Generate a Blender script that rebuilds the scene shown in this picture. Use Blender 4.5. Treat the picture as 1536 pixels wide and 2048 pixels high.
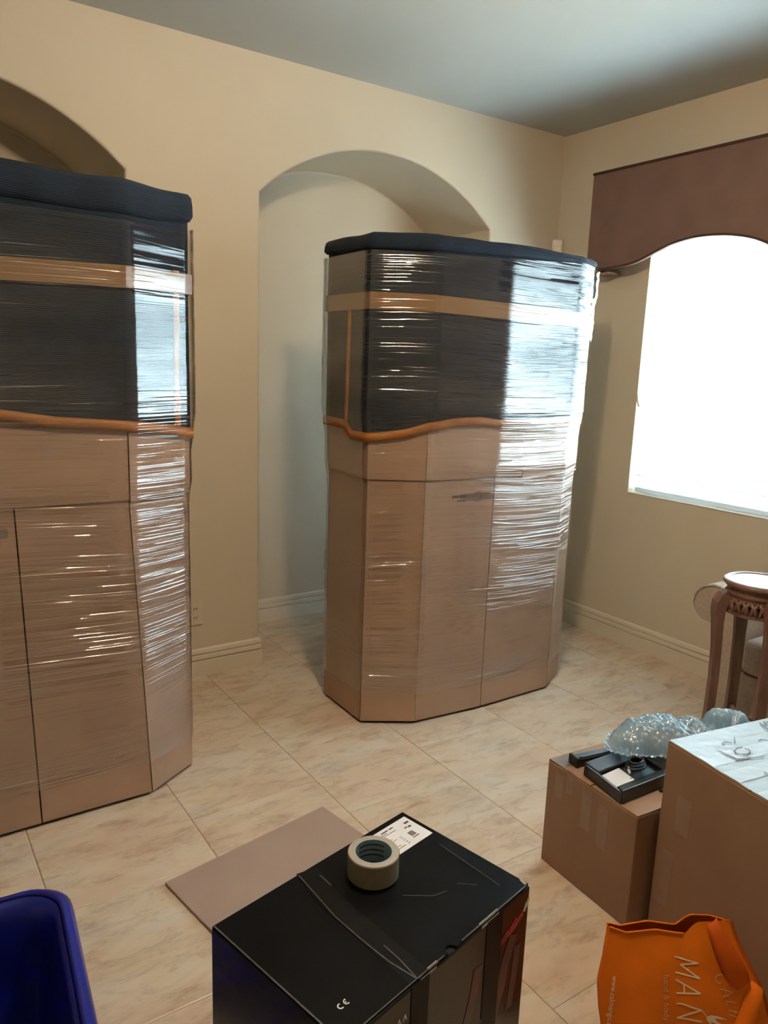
import bpy, bmesh, math, random
from mathutils import Vector, Matrix, noise
random.seed(7)
D = bpy.data
SC = bpy.context.scene
for o in list(D.objects): D.objects.remove(o, do_unlink=True)
COL = SC.collection
R = math.radians

# ---------------------------------------------------------------- camera
CAM_H = 1.484
pitch, roll, yaw = R(11.256), R(2.017), R(34.285)
fw = Vector((math.sin(yaw)*math.cos(pitch), math.cos(yaw)*math.cos(pitch), -math.sin(pitch)))
r0 = Vector((math.cos(yaw), -math.sin(yaw), 0)); u0 = r0.cross(fw)
rt = r0*math.cos(roll) + u0*math.sin(roll)
up = u0*math.cos(roll) - r0*math.sin(roll)
cd = D.cameras.new('camera'); cam = D.objects.new('camera', cd); COL.objects.link(cam)
cd.sensor_fit = 'VERTICAL'; cd.sensor_height = 36.0; cd.sensor_width = 27.0
cd.lens = 1519.7/2048*36.0; cd.clip_start = 0.02
m = Matrix.Identity(4)
for i in range(3): m[i][0], m[i][1], m[i][2] = rt[i], up[i], -fw[i]
m.translation = (0, 0, CAM_H)
cam.matrix_world = m
SC.camera = cam

# ---------------------------------------------------------------- light and exposure
SC.view_settings.view_transform = 'Standard'; SC.view_settings.look = 'None'
SC.view_settings.gamma = 1.0; SC.view_settings.use_curve_mapping = False
SC.view_settings.exposure = 1.95
SC.cycles.max_bounces = 5; SC.cycles.diffuse_bounces = 4; SC.cycles.glossy_bounces = 2; SC.cycles.transmission_bounces = 2; SC.cycles.transparent_max_bounces = 8
SC.cycles.caustics_reflective = False; SC.cycles.caustics_refractive = False; SC.cycles.sample_clamp_indirect = 6.0
SKY_STRENGTH = 41.0
LAMP_WATT = 16.0
w = D.worlds.new('sky'); SC.world = w; w.use_nodes = True
bg = w.node_tree.nodes['Background']; bg.inputs[0].default_value = (0.72, 0.89, 1.0, 1); bg.inputs[1].default_value = SKY_STRENGTH
wt = w.node_tree; wc = wt.nodes.new('ShaderNodeTexCoord'); ws = wt.nodes.new('ShaderNodeSeparateXYZ'); wt.links.new(wc.outputs['Generated'], ws.inputs[0])
wr_ = wt.nodes.new('ShaderNodeMapRange'); wt.links.new(ws.outputs[2], wr_.inputs[0])
wr_.inputs['From Min'].default_value = -0.03; wr_.inputs['From Max'].default_value = 0.03
wm = wt.nodes.new('ShaderNodeMixRGB'); wt.links.new(wr_.outputs[0], wm.inputs[0])          # ground below the horizon, hazy sky above
wm.inputs[1].default_value = (0.085, 0.09, 0.085, 1); wm.inputs[2].default_value = (0.72, 0.89, 1.0, 1); wt.links.new(wm.outputs[0], bg.inputs[0])
# window opening (right wall)
XW, YW, ZC = 3.35, 3.25, 2.742
WY0, WY1, WZ0, WZ1 = 0.80, 2.600, 0.835, 2.20
pl = D.lights.new('window_portal', 'AREA'); pl.shape = 'RECTANGLE'; pl.size = WZ1-WZ0; pl.size_y = WY1-WY0
pl.cycles.is_portal = True
po = D.objects.new('window_portal', pl); COL.objects.link(po)
po.location = (XW+0.13, (WY0+WY1)/2, (WZ0+WZ1)/2); po.rotation_euler = (0, R(90), 0)

# ---------------------------------------------------------------- materials
def nt(name):
    mt = D.materials.new(name); mt.use_nodes = True
    t = mt.node_tree; b = t.nodes['Principled BSDF']
    return mt, t, b
def N(t, typ, **kw):
    n = t.nodes.new(typ)
    for k, v in kw.items(): setattr(n, k, v)
    return n
def setin(n, **kw):
    for k, v in kw.items():
        n.inputs[k.replace('_', ' ')].default_value = v
def ramp(t, fac, stops):
    r = N(t, 'ShaderNodeValToRGB'); el = r.color_ramp.elements
    while len(el) < len(stops): el.new(0.5)
    for e, (p, c) in zip(el, stops): e.position = p; e.color = (*c, 1)
    t.links.new(fac, r.inputs[0]); return r.outputs[0]
def coords(t, kind='Object', scale=(1, 1, 1)):
    tc = N(t, 'ShaderNodeTexCoord'); mp = N(t, 'ShaderNodeMapping')
    mp.inputs['Scale'].default_value = scale
    t.links.new(tc.outputs[kind], mp.inputs[0]); return mp.outputs[0]
def plain(name, col, rough=0.5, var=0.06, scale=8, bump=0.0, bscale=200, metal=0.0, spec=0.5, stretch=(1, 1, 1), **kw):
    mt, t, b = nt(name)
    co = coords(t, 'Object', stretch)
    n = N(t, 'ShaderNodeTexNoise'); setin(n, Scale=scale, Detail=2.0)
    t.links.new(co, n.inputs['Vector'])
    lo = tuple(max(0, c*(1-var)) for c in col); hi = tuple(min(1, c*(1+var)) for c in col)
    t.links.new(ramp(t, n.outputs[0], [(0.3, lo), (0.7, hi)]), b.inputs['Base Color'])
    setin(b, Roughness=rough, Metallic=metal); b.inputs['Specular IOR Level'].default_value = spec
    for k, v in kw.items(): b.inputs[k.replace('_', ' ')].default_value = v
    if bump:
        n2 = N(t, 'ShaderNodeTexNoise'); setin(n2, Scale=bscale, Detail=3.0)
        t.links.new(co, n2.inputs['Vector'])
        bp = N(t, 'ShaderNodeBump'); setin(bp, Strength=bump, Distance=0.002)
        t.links.new(n2.outputs[0], bp.inputs['Height']); t.links.new(bp.outputs[0], b.inputs['Normal'])
    return mt

M = {}
M['wall'] = plain('wall_paint', (0.635, 0.565, 0.445), 0.75, 0.02, 3, spec=0.25)
M['ceiling'] = plain('ceiling_paint', (0.53, 0.56, 0.55), 0.85, 0.015, 3, spec=0.2)
M['trim'] = plain('trim_paint', (0.72, 0.66, 0.55), 0.4, 0.02, 4)
M['white'] = plain('white_vinyl', (0.80, 0.80, 0.78), 0.4, 0.02, 4)
M['plate'] = plain('outlet_plastic', (0.66, 0.58, 0.45), 0.35, 0.02, 10)
M['dark'] = plain('dark_slot', (0.02, 0.015, 0.01), 0.6, 0.1, 10)
M['valance'] = plain('valance_suede', (0.195, 0.118, 0.094), 0.85, 0.10, 5, 0.25, 500, spec=0.2)
M['valance_welt'] = plain('valance_welt_cord', (0.07, 0.032, 0.02), 0.7, 0.1, 20)
M['wood'] = plain('brown_wood', (0.22, 0.105, 0.06), 0.45, 0.25, 6, stretch=(6, 6, 1))
M['stand_wood'] = plain('rosewood_stand', (0.17, 0.085, 0.058), 0.4, 0.22, 10, stretch=(5, 5, 1))
M['marble'] = plain('stand_marble', (0.72, 0.70, 0.64), 0.12, 0.08, 9)
M['sofa'] = plain('cream_upholstery', (0.42, 0.34, 0.28), 0.9, 0.08, 60, 0.5, 400, spec=0.15)
M['sofa_leg'] = plain('sofa_foot_dark', (0.03, 0.03, 0.035), 0.7, 0.1, 10)  # near-black colour of the sofa feet
M['navy'] = None
M['orange_trim'] = plain('orange_binding', (0.30, 0.10, 0.010), 0.55, 0.12, 30, 0.3, 300)
M['pack_tape'] = plain('tan_packing_tape', (0.22, 0.13, 0.065), 0.22, 0.08, 4, spec=0.5)
M['core'] = plain('cabinet_dark_wood', (0.03, 0.018, 0.012), 0.6, 0.2, 6)
M['black_card'] = plain('black_box_print', (0.0022, 0.0024, 0.003), 0.45, 0.3, 14, 0.12, 60, spec=0.07)
M['black_plastic'] = plain('black_plastic', (0.012, 0.013, 0.015), 0.32, 0.2, 30, 0.1, 300)
M['scuff'] = plain('scuffed_board_edge', (0.30, 0.28, 0.25), 0.7, 0.3, 60)
M['black_side'] = plain('black_box_side', (0.005, 0.005, 0.0065), 0.2, 0.3, 14, 0.08, 60, spec=0.5)
M['crease'] = plain('worn_crease', (0.05, 0.05, 0.052), 0.5, 0.4, 80)
M['clear_tape'] = None
M['label'] = plain('paper_label', (0.74, 0.76, 0.82), 0.6, 0.03, 20)
M['ink'] = plain('black_ink', (0.04, 0.04, 0.05), 0.6, 0.2, 40)
M['ink_soft'] = plain('faded_ink', (0.11, 0.088, 0.072), 0.7, 0.2, 60)
M['white_print'] = plain('white_print', (0.85, 0.85, 0.85), 0.5, 0.03, 20)
M['red_print'] = plain('red_print', (0.33, 0.012, 0.014), 0.35, 0.3, 30)
M['maroon_print'] = plain('maroon_print', (0.06, 0.012, 0.010), 0.35, 0.3, 18)
M['blue'] = plain('blue_bin_plastic', (0.006, 0.011, 0.18), 0.26, 0.05, 4, spec=0.5)
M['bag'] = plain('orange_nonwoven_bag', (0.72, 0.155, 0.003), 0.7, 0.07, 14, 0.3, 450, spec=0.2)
M['bag_shaded'] = plain('orange_bag_shaded', (0.54, 0.088, 0.003), 0.7, 0.08, 14, 0.3, 450, spec=0.2)  # darker copy of the bag orange: shade of angled parts put into the colour
M['cream_print'] = plain('cream_bag_print', (0.86, 0.66, 0.46), 0.6, 0.05, 20)
M['peach_print'] = plain('peach_bag_print', (0.70, 0.36, 0.17), 0.6, 0.05, 20)
M['core_card'] = plain('tape_core_card', (0.32, 0.40, 0.43), 0.35, 0.08, 30, spec=0.5)
M['tape_roll'] = plain('tan_tape_roll', (0.28, 0.225, 0.15), 0.25, 0.05, 30)
M['tape_ring'] = plain('tan_tape_edge', (0.38, 0.34, 0.29), 0.4, 0.10, 4)
M['sheet'] = plain('brown_board', (0.36, 0.26, 0.21), 0.6, 0.04, 7, 0.1, 300)
M['cord'] = plain('white_cord', (0.8, 0.8, 0.78), 0.6, 0.03, 20)

def mk_navy():
    mt, t, b = nt('navy_moving_blanket')
    co = coords(t, 'Object')
    n = N(t, 'ShaderNodeTexNoise'); setin(n, Scale=12.0, Detail=5.0); t.links.new(co, n.inputs[0])
    t.links.new(ramp(t, n.outputs[0], [(0.3, (0.0028, 0.008, 0.017)), (0.7, (0.0055, 0.0135, 0.026))]), b.inputs['Base Color'])
    wv = N(t, 'ShaderNodeTexWave'); wv.bands_direction = 'Z'; setin(wv, Scale=55.0, Distortion=1.2, Detail=1.0)
    t.links.new(co, wv.inputs[0])
    bp = N(t, 'ShaderNodeBump'); setin(bp, Strength=0.35, Distance=0.003); t.links.new(wv.outputs[1], bp.inputs['Height'])
    t.links.new(bp.outputs[0], b.inputs['Normal'])
    setin(b, Roughness=0.85); b.inputs['Specular IOR Level'].default_value = 0.25
    b.inputs['Sheen Weight'].default_value = 0.03
    return mt
M['navy'] = mk_navy()

def mk_card(name, col, flute=True):
    mt, t, b = nt(name)
    co = coords(t, 'Object')
    n = N(t, 'ShaderNodeTexNoise'); setin(n, Scale=5.0, Detail=6.0); t.links.new(co, n.inputs[0])
    lo = tuple(c*0.90 for c in col); hi = tuple(c*1.07 for c in col)
    t.links.new(ramp(t, n.outputs[0], [(0.3, lo), (0.7, hi)]), b.inputs['Base Color'])
    n2 = N(t, 'ShaderNodeTexNoise'); setin(n2, Scale=180.0, Detail=2.0); t.links.new(co, n2.inputs[0])
    bp = N(t, 'ShaderNodeBump'); setin(bp, Strength=0.12, Distance=0.001); t.links.new(n2.outputs[0], bp.inputs['Height'])
    t.links.new(bp.outputs[0], b.inputs['Normal'])
    setin(b, Roughness=0.72); b.inputs['Specular IOR Level'].default_value = 0.25
    return mt
M['card'] = mk_card('kraft_cardboard', (0.38, 0.245, 0.165))
M['card2'] = mk_card('kraft_cardboard_box', (0.31, 0.19, 0.12))

def schlick(t, f0):
    lw = N(t, 'ShaderNodeLayerWeight'); lw.inputs[0].default_value = 0.5
    pw = N(t, 'ShaderNodeMath', operation='POWER'); pw.inputs[1].default_value = 5.0
    t.links.new(lw.outputs['Facing'], pw.inputs[0])
    ma = N(t, 'ShaderNodeMath', operation='MULTIPLY_ADD'); ma.inputs[1].default_value = 1-f0; ma.inputs[2].default_value = f0
    t.links.new(pw.outputs[0], ma.inputs[0]); return ma
def mk_clear(name, tint, fac, rough):
    mt, t, b = nt(name); t.nodes.remove(b)
    tr = N(t, 'ShaderNodeBsdfTransparent'); tr.inputs[0].default_value = (*tint, 1)
    gl = N(t, 'ShaderNodeBsdfGlossy'); gl.inputs['Roughness'].default_value = rough
    fr = schlick(t, 0.05)
    ad = N(t, 'ShaderNodeMath', operation='ADD', use_clamp=True); ad.inputs[1].default_value = fac
    t.links.new(fr.outputs[0], ad.inputs[0])
    mx = N(t, 'ShaderNodeMixShader'); t.links.new(ad.outputs[0], mx.inputs[0])
    t.links.new(tr.outputs[0], mx.inputs[1]); t.links.new(gl.outputs[0], mx.inputs[2])
    t.links.new(mx.outputs[0], t.nodes['Material Output'].inputs[0])
    return mt
M['glass'] = mk_clear('window_glass', (0.97, 0.99, 0.99), 0.0, 0.0)
M['clear_tape'] = plain('clear_tape_on_black', (0.0032, 0.0032, 0.0036), 0.36, 0.3, 30, 0.15, 40, spec=0.10)
M['print_tape'] = plain('clear_tape_on_kraft', (0.30, 0.195, 0.135), 0.32, 0.08, 20, 0.2, 60, spec=0.5)
M['white_tape'] = plain('cloudy_white_tape', (0.22, 0.212, 0.205), 0.28, 0.06, 20, 0.3, 60, spec=0.5)
M['grey_tape'] = plain('dull_tape_sheen', (0.155, 0.145, 0.135), 0.3, 0.06, 20, 0.2, 60, spec=0.5)  # grey tape; window sheen of the large box top put into its colour

def mk_film():
    # stretch film: thin clear layers, fine creases running round the cabinet
    mt, t, b = nt('stretch_film'); t.nodes.remove(b)
    tc = N(t, 'ShaderNodeTexCoord')
    def nz(sc, scale, detail, dist=0.0):
        mp = N(t, 'ShaderNodeMapping'); mp.inputs['Scale'].default_value = sc
        t.links.new(tc.outputs['UV'], mp.inputs[0])
        n = N(t, 'ShaderNodeTexNoise'); setin(n, Scale=scale, Detail=detail, Distortion=dist); t.links.new(mp.outputs[0], n.inputs[0])
        return n.outputs[0]
    mid = nz((0.6, 13, 1), 1.2, 2.0, 0.3)
    patch = nz((1.1, 4.2, 1), 1.0, 2.0, 0.2)
    sx = N(t, 'ShaderNodeSeparateXYZ'); t.links.new(tc.outputs['UV'], sx.inputs[0])
    tight = N(t, 'ShaderNodeMapRange'); t.links.new(sx.outputs[1], tight.inputs[0]); setin(tight, From_Min=0.95, From_Max=1.25, To_Min=1.0, To_Max=0.22)
    dens = N(t, 'ShaderNodeMapRange'); t.links.new(patch, dens.inputs[0]); setin(dens, From_Min=0.38, From_Max=0.60, To_Min=0.12, To_Max=1.0)
    def ridge(src, half):        # narrow creases where the noise crosses its middle value
        sb_ = N(t, 'ShaderNodeMath', operation='SUBTRACT'); t.links.new(src, sb_.inputs[0]); sb_.inputs[1].default_value = 0.5
        ab = N(t, 'ShaderNodeMath', operation='ABSOLUTE'); t.links.new(sb_.outputs[0], ab.inputs[0])
        mr = N(t, 'ShaderNodeMapRange'); mr.interpolation_type = 'SMOOTHSTEP'; t.links.new(ab.outputs[0], mr.inputs[0])
        setin(mr, From_Min=0.0, From_Max=half, To_Min=1.0, To_Max=0.0); return mr.outputs[0]
    r1 = ridge(nz((0.42, 26, 1), 1.5, 1.5, 0.1), 0.055)
    r2 = ridge(nz((0.8, 62, 1), 1.4, 1.0, 0.1), 0.09)
    bp0 = N(t, 'ShaderNodeBump'); setin(bp0, Distance=0.008); t.links.new(mid, bp0.inputs['Height']); t.links.new(tight.outputs[0], bp0.inputs['Strength'])
    bp1 = N(t, 'ShaderNodeBump'); setin(bp1, Distance=0.0019); t.links.new(r1, bp1.inputs['Height'])
    calm = N(t, 'ShaderNodeMapRange'); t.links.new(sx.outputs[1], calm.inputs[0]); setin(calm, From_Min=1.0, From_Max=1.25, To_Min=1.0, To_Max=0.6)
    md_ = N(t, 'ShaderNodeMath', operation='MULTIPLY'); t.links.new(dens.outputs[0], md_.inputs[0]); t.links.new(calm.outputs[0], md_.inputs[1]); t.links.new(md_.outputs[0], bp1.inputs['Strength']); t.links.new(bp0.outputs[0], bp1.inputs['Normal'])
    bp2 = N(t, 'ShaderNodeBump'); setin(bp2, Distance=0.0006); t.links.new(r2, bp2.inputs['Height']); t.links.new(md_.outputs[0], bp2.inputs['Strength']); t.links.new(bp1.outputs[0], bp2.inputs['Normal'])
    tr = N(t, 'ShaderNodeBsdfTransparent'); tr.inputs[0].default_value = (0.985, 0.985, 0.985, 1)
    gl = N(t, 'ShaderNodeBsdfGlossy'); gl.inputs['Roughness'].default_value = 0.045
    t.links.new(bp2.outputs[0], gl.inputs['Normal'])
    fr = schlick(t, 0.06)
    lay = N(t, 'ShaderNodeMapRange'); t.links.new(patch, lay.inputs[0]); setin(lay, From_Min=0.35, From_Max=0.65, To_Min=0.035, To_Max=0.18)
    ad = N(t, 'ShaderNodeMath', operation='ADD', use_clamp=True); t.links.new(fr.outputs[0], ad.inputs[0]); t.links.new(lay.outputs[0], ad.inputs[1])
    mx = N(t, 'ShaderNodeMixShader'); t.links.new(ad.outputs[0], mx.inputs[0])
    t.links.new(tr.outputs[0], mx.inputs[1]); t.links.new(gl.outputs[0], mx.inputs[2])
    t.links.new(mx.outputs[0], t.nodes['Material Output'].inputs[0])
    return mt
M['film'] = mk_film()
M['film_bunch'] = mk_clear('bunched_film', (0.9, 0.93, 0.95), 0.30, 0.12)

def mk_slat(name='white_blind_slat', through=0.60):
    mt, t, b = nt(name); t.nodes.remove(b)
    df = N(t, 'ShaderNodeBsdfDiffuse'); df.inputs[0].default_value = (0.80, 0.82, 0.82, 1)
    tl = N(t, 'ShaderNodeBsdfTranslucent'); tl.inputs[0].default_value = (0.90, 0.93, 0.93, 1)
    gl = N(t, 'ShaderNodeBsdfGlossy'); gl.inputs['Roughness'].default_value = 0.35
    mx = N(t, 'ShaderNodeMixShader'); mx.inputs[0].default_value = through
    t.links.new(df.outputs[0], mx.inputs[1]); t.links.new(tl.outputs[0], mx.inputs[2])
    m2 = N(t, 'ShaderNodeMixShader'); m2.inputs[0].default_value = 0.03
    t.links.new(mx.outputs[0], m2.inputs[1]); t.links.new(gl.outputs[0], m2.inputs[2])
    t.links.new(m2.outputs[0], t.nodes['Material Output'].inputs[0])
    return mt
M['slat'] = mk_slat()

def mk_bubble():
    mt, t, b = nt('bubble_wrap_plastic'); t.nodes.remove(b)
    tr = N(t, 'ShaderNodeBsdfTransparent'); tr.inputs[0].default_value = (0.76, 0.91, 1.0, 1)
    tl = N(t, 'ShaderNodeBsdfTranslucent'); tl.inputs[0].default_value = (0.52, 0.82, 1.0, 1)
    df = N(t, 'ShaderNodeBsdfDiffuse'); df.inputs[0].default_value = (0.48, 0.76, 1.0, 1)
    gl = N(t, 'ShaderNodeBsdfGlossy'); gl.inputs['Roughness'].default_value = 0.08
    a1 = N(t, 'ShaderNodeMixShader'); a1.inputs[0].default_value = 0.5
    t.links.new(tl.outputs[0], a1.inputs[1]); t.links.new(df.outputs[0], a1.inputs[2])
    a2 = N(t, 'ShaderNodeMixShader'); a2.inputs[0].default_value = 0.62
    t.links.new(tr.outputs[0], a2.inputs[1]); t.links.new(a1.outputs[0], a2.inputs[2])
    fr = schlick(t, 0.05)
    ad = N(t, 'ShaderNodeMath', operation='ADD', use_clamp=True); ad.inputs[1].default_value = 0.10; t.links.new(fr.outputs[0], ad.inputs[0])
    a3 = N(t, 'ShaderNodeMixShader'); t.links.new(ad.outputs[0], a3.inputs[0])
    t.links.new(a2.outputs[0], a3.inputs[1]); t.links.new(gl.outputs[0], a3.inputs[2])
    t.links.new(a3.outputs[0], t.nodes['Material Output'].inputs[0])
    return mt
M['bubble'] = mk_bubble()

def mk_tile():
    mt, t, b = nt('travertine_tile')
    ge = N(t, 'ShaderNodeNewGeometry'); oi = N(t, 'ShaderNodeObjectInfo')
    sc = N(t, 'ShaderNodeVectorMath', operation='SCALE'); sc.inputs[3].default_value = 40.0
    cx = N(t, 'ShaderNodeCombineXYZ'); t.links.new(oi.outputs['Random'], cx.inputs[0]); t.links.new(oi.outputs['Random'], cx.inputs[2])
    t.links.new(cx.outputs[0], sc.inputs[0])
    ad = N(t, 'ShaderNodeVectorMath', operation='ADD'); t.links.new(ge.outputs['Position'], ad.inputs[0]); t.links.new(sc.outputs[0], ad.inputs[1])
    mp = N(t, 'ShaderNodeMapping'); mp.inputs['Scale'].default_value = (0.8, 1.9, 1); mp.inputs['Rotation'].default_value = (0, 0, 0.5)
    t.links.new(ad.outputs[0], mp.inputs[0])
    n1 = N(t, 'ShaderNodeTexNoise'); setin(n1, Scale=4.5, Detail=6.0, Roughness=0.62, Distortion=0.6); t.links.new(mp.outputs[0], n1.inputs[0])
    n2 = N(t, 'ShaderNodeTexNoise'); setin(n2, Scale=10.0, Detail=6.0, Roughness=0.72, Distortion=0.35); t.links.new(mp.outputs[0], n2.inputs[0])
    n3 = N(t, 'ShaderNodeTexNoise'); setin(n3, Scale=3.4, Detail=4.0); t.links.new(mp.outputs[0], n3.inputs[0])
    base = ramp(t, n1.outputs[0], [(0.26, (0.36, 0.265, 0.18)), (0.48, (0.62, 0.51, 0.395)), (0.74, (0.74, 0.66, 0.56))])
    pink = ramp(t, n3.outputs[0], [(0.36, (0.64, 0.59, 0.52)), (0.50, (0.66, 0.545, 0.40)), (0.64, (0.61, 0.43, 0.31))])
    mx = N(t, 'ShaderNodeMixRGB'); mx.inputs[0].default_value = 0.5; t.links.new(base, mx.inputs[1]); t.links.new(pink, mx.inputs[2])
    vein = ramp(t, n2.outputs[0], [(0.30, (0.52, 0.45, 0.37)), (0.50, (0.98, 0.98, 0.98)), (0.66, (1.0, 1.0, 1.0))])
    mu = N(t, 'ShaderNodeMixRGB', blend_type='MULTIPLY'); mu.inputs[0].default_value = 0.75
    t.links.new(mx.outputs[0], mu.inputs[1]); t.links.new(vein, mu.inputs[2])
    t.links.new(mu.outputs[0], b.inputs['Base Color'])
    t.links.new(ramp(t, n1.outputs[0], [(0.3, (0.34,)*3), (0.7, (0.46,)*3)]), b.inputs['Roughness'])
    b.inputs['Specular IOR Level'].default_value = 0.5
    return mt
M['tile'] = mk_tile()
M['grout'] = plain('grout', (0.33, 0.25, 0.165), 0.9, 0.08, 40)
mt, t, b = nt('lamp_glass'); b.inputs['Base Color'].default_value = (0.9, 0.85, 0.75, 1)
b.inputs['Emission Color'].default_value = (1.0, 0.72, 0.42, 1); b.inputs['Emission Strength'].default_value = 6.0
M['lamp_glass'] = mt

# ---------------------------------------------------------------- mesh helpers (all shapes in world coordinates)
def empty(name, loc, label=None, cat=None, group=None):
    o = D.objects.new(name, None); COL.objects.link(o); o.location = loc; o.empty_display_size = 0.1
    tag(o, label, cat, group); return o
def tag(o, label=None, cat=None, group=None, kind=None):
    if label: o['label'] = label
    if cat: o['category'] = cat
    if group: o['group'] = group
    if kind: o['kind'] = kind
    return o
def wloc(p):
    v = Vector((0, 0, 0))
    while p: v = v + p.location; p = p.parent
    return v
def obj(name, bm, mat, parent=None, smooth=False, origin=None, bevel=0.0, seg=2, angle=40):
    me = D.meshes.new(name)
    if parent: org = wloc(parent)
    else: org = Vector(origin) if origin is not None else Vector((0, 0, 0))
    bmesh.ops.translate(bm, verts=bm.verts, vec=-org)
    bmesh.ops.recalc_face_normals(bm, faces=bm.faces)
    bm.to_mesh(me); bm.free()
    me.materials.append(mat)
    if smooth:
        for p in me.polygons: p.use_smooth = True
    o = D.objects.new(name, me); COL.objects.link(o)
    if parent: o.parent = parent
    else: o.location = org
    if bevel:
        md = o.modifiers.new('bevel', 'BEVEL'); md.width = bevel; md.segments = seg; md.limit_method = 'ANGLE'; md.angle_limit = R(angle)
    return o
def B(): return bmesh.new()
def face(bm, pts):
    return bm.faces.new([bm.verts.new(p) for p in pts])
def box(bm, lo, hi, frame=None):
    """axis box, or box in a frame (origin, ex, ey, ez)"""
    P = []
    for z in (lo[2], hi[2]):
        for x, y in ((lo[0], lo[1]), (hi[0], lo[1]), (hi[0], hi[1]), (lo[0], hi[1])):
            p = Vector((x, y, z))
            if frame: p = frame[0] + frame[1]*x + frame[2]*y + frame[3]*z
            P.append(bm.verts.new(p))
    for f in ((3, 2, 1, 0), (4, 5, 6, 7), (0, 1, 5, 4), (1, 2, 6, 5), (2, 3, 7, 6), (3, 0, 4, 7)):
        bm.faces.new([P[i] for i in f])
    return bm
def frame(o, ang, z=0):
    a = R(ang)
    return (Vector((o[0], o[1], z)), Vector((math.cos(a), math.sin(a), 0)), Vector((-math.sin(a), math.cos(a), 0)), Vector((0, 0, 1)))
def grid(bm, rows, close_u=False, close_v=False, uv=None):
    V = [[bm.verts.new(p) for p in r] for r in rows]
    n, k = len(V), len(V[0]); F = []
    for i in range(n if close_v else n-1):
        for j in range(k if close_u else k-1):
            i2, j2 = (i+1) % n, (j+1) % k
            F.append((bm.faces.new((V[i][j], V[i][j2], V[i2][j2], V[i2][j])), i, j))
    return V, F
def lathe(bm, prof, c, seg=40, close=True):
    rows = [[Vector((c[0]+r*math.cos(2*math.pi*j/seg), c[1]+r*math.sin(2*math.pi*j/seg), c[2]+z)) for j in range(seg)] for r, z in prof]
    grid(bm, rows, close_u=True, close_v=close); return bm
def tube(bm, pts, rad, seg=8):
    pts = [Vector(p) for p in pts]; rows = []
    for i, p in enumerate(pts):
        d = (pts[min(i+1, len(pts)-1)] - pts[max(i-1, 0)]).normalized()
        a = d.cross(Vector((0, 0, 1)))
        if a.length < 1e-3: a = d.cross(Vector((1, 0, 0)))
        a.normalize(); c = d.cross(a)
        r = rad[i] if isinstance(rad, (list, tuple)) else rad
        rows.append([p + (a*math.cos(2*math.pi*k/seg) + c*math.sin(2*math.pi*k/seg))*r for k in range(seg)])
    V, F = grid(bm, rows, close_u=True)
    bm.faces.new(V[0][::-1]); bm.faces.new(V[-1]); return bm
def sweep_rect(bm, pts, side, half):
    """square-section sweep; side = horizontal direction across, half = list of (across, along) half sizes"""
    rows = []
    for i, p in enumerate(pts):
        p = Vector(p); d = (Vector(pts[min(i+1, len(pts)-1)]) - Vector(pts[max(i-1, 0)])).normalized()
        s = Vector(side).normalized(); q = d.cross(s).normalized(); a, c = half[i]
        rows.append([p+s*a+q*c, p-s*a+q*c, p-s*a-q*c, p+s*a-q*c])
    V, F = grid(bm, rows, close_u=True)
    bm.faces.new(V[0][::-1]); bm.faces.new(V[-1]); return bm
def ribbon(bm, pts, width, fn, thick=0.0006, ext=0.3):
    """a flat printed stroke along pts (2D), mapped onto a surface by fn(a, b, lift)"""
    P = [Vector((p[0], p[1])) for p in pts]; rows = []
    for i, p in enumerate(P):
        d = (P[min(i+1, len(P)-1)] - P[max(i-1, 0)])
        if d.length < 1e-9: d = Vector((1, 0))
        d.normalize(); n = Vector((-d.y, d.x))*width*0.5
        e = d*width*ext if i == len(P)-1 else (-d*width*ext if i == 0 else Vector((0, 0)))
        rows.append([fn(*(p+n+e), 0), fn(*(p+n+e), thick), fn(*(p-n+e), thick), fn(*(p-n+e), 0)])
    V, F = grid(bm, rows, close_u=True)
    bm.faces.new(V[0][::-1]); bm.faces.new(V[-1]); return bm
def strip(pts, width, fn, lift=0.0008):
    bm = B(); P = [Vector((p[0], p[1])) for p in pts]; rows = []
    for i, p in enumerate(P):
        d = (P[min(i+1, len(P)-1)] - P[max(i-1, 0)]).normalized(); n = Vector((-d.y, d.x))*width*0.5
        rows.append([fn(*(p+n*k), lift) for k in (-1, -0.33, 0.33, 1)])
    grid(bm, rows); return bm
def text_bm(bm, s, size, fn, thick=0.0006, shear=0.0, stretch=1.0):
    cu = D.curves.new('lettering', 'FONT'); cu.body = s; cu.size = size; cu.resolution_u = 3
    to = D.objects.new('lettering', cu); COL.objects.link(to)
    dg = bpy.context.evaluated_depsgraph_get()
    me = D.meshes.new_from_object(to.evaluated_get(dg))
    vs = [bm.verts.new(fn(v.co.x*stretch + shear*v.co.y, v.co.y, thick)) for v in me.vertices]
    for p in me.polygons:
        try: bm.faces.new([vs[i] for i in p.vertices])
        except ValueError: pass
    D.objects.remove(to, do_unlink=True); D.curves.remove(cu); D.meshes.remove(me)
    return bm
def struct(name, bm, mat, **kw):
    return tag(obj(name, bm, mat, **kw), kind='structure')

# ---------------------------------------------------------------- the setting
X0, Y0 = -2.8, -2.8          # room behind and left of the camera
YN = 3.79                     # back of the arched niches
ARCH = [(-0.419, 0.919), (1.500, 2.838)]
ZS, AR = 2.19, 0.969          # spring line, arch radius
def arch_z(x, a):
    c = (a[0]+a[1])/2; h = (a[1]-a[0])/2
    return ZS - math.sqrt(AR*AR-h*h) + math.sqrt(max(0, AR*AR-(x-c)**2))
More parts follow.
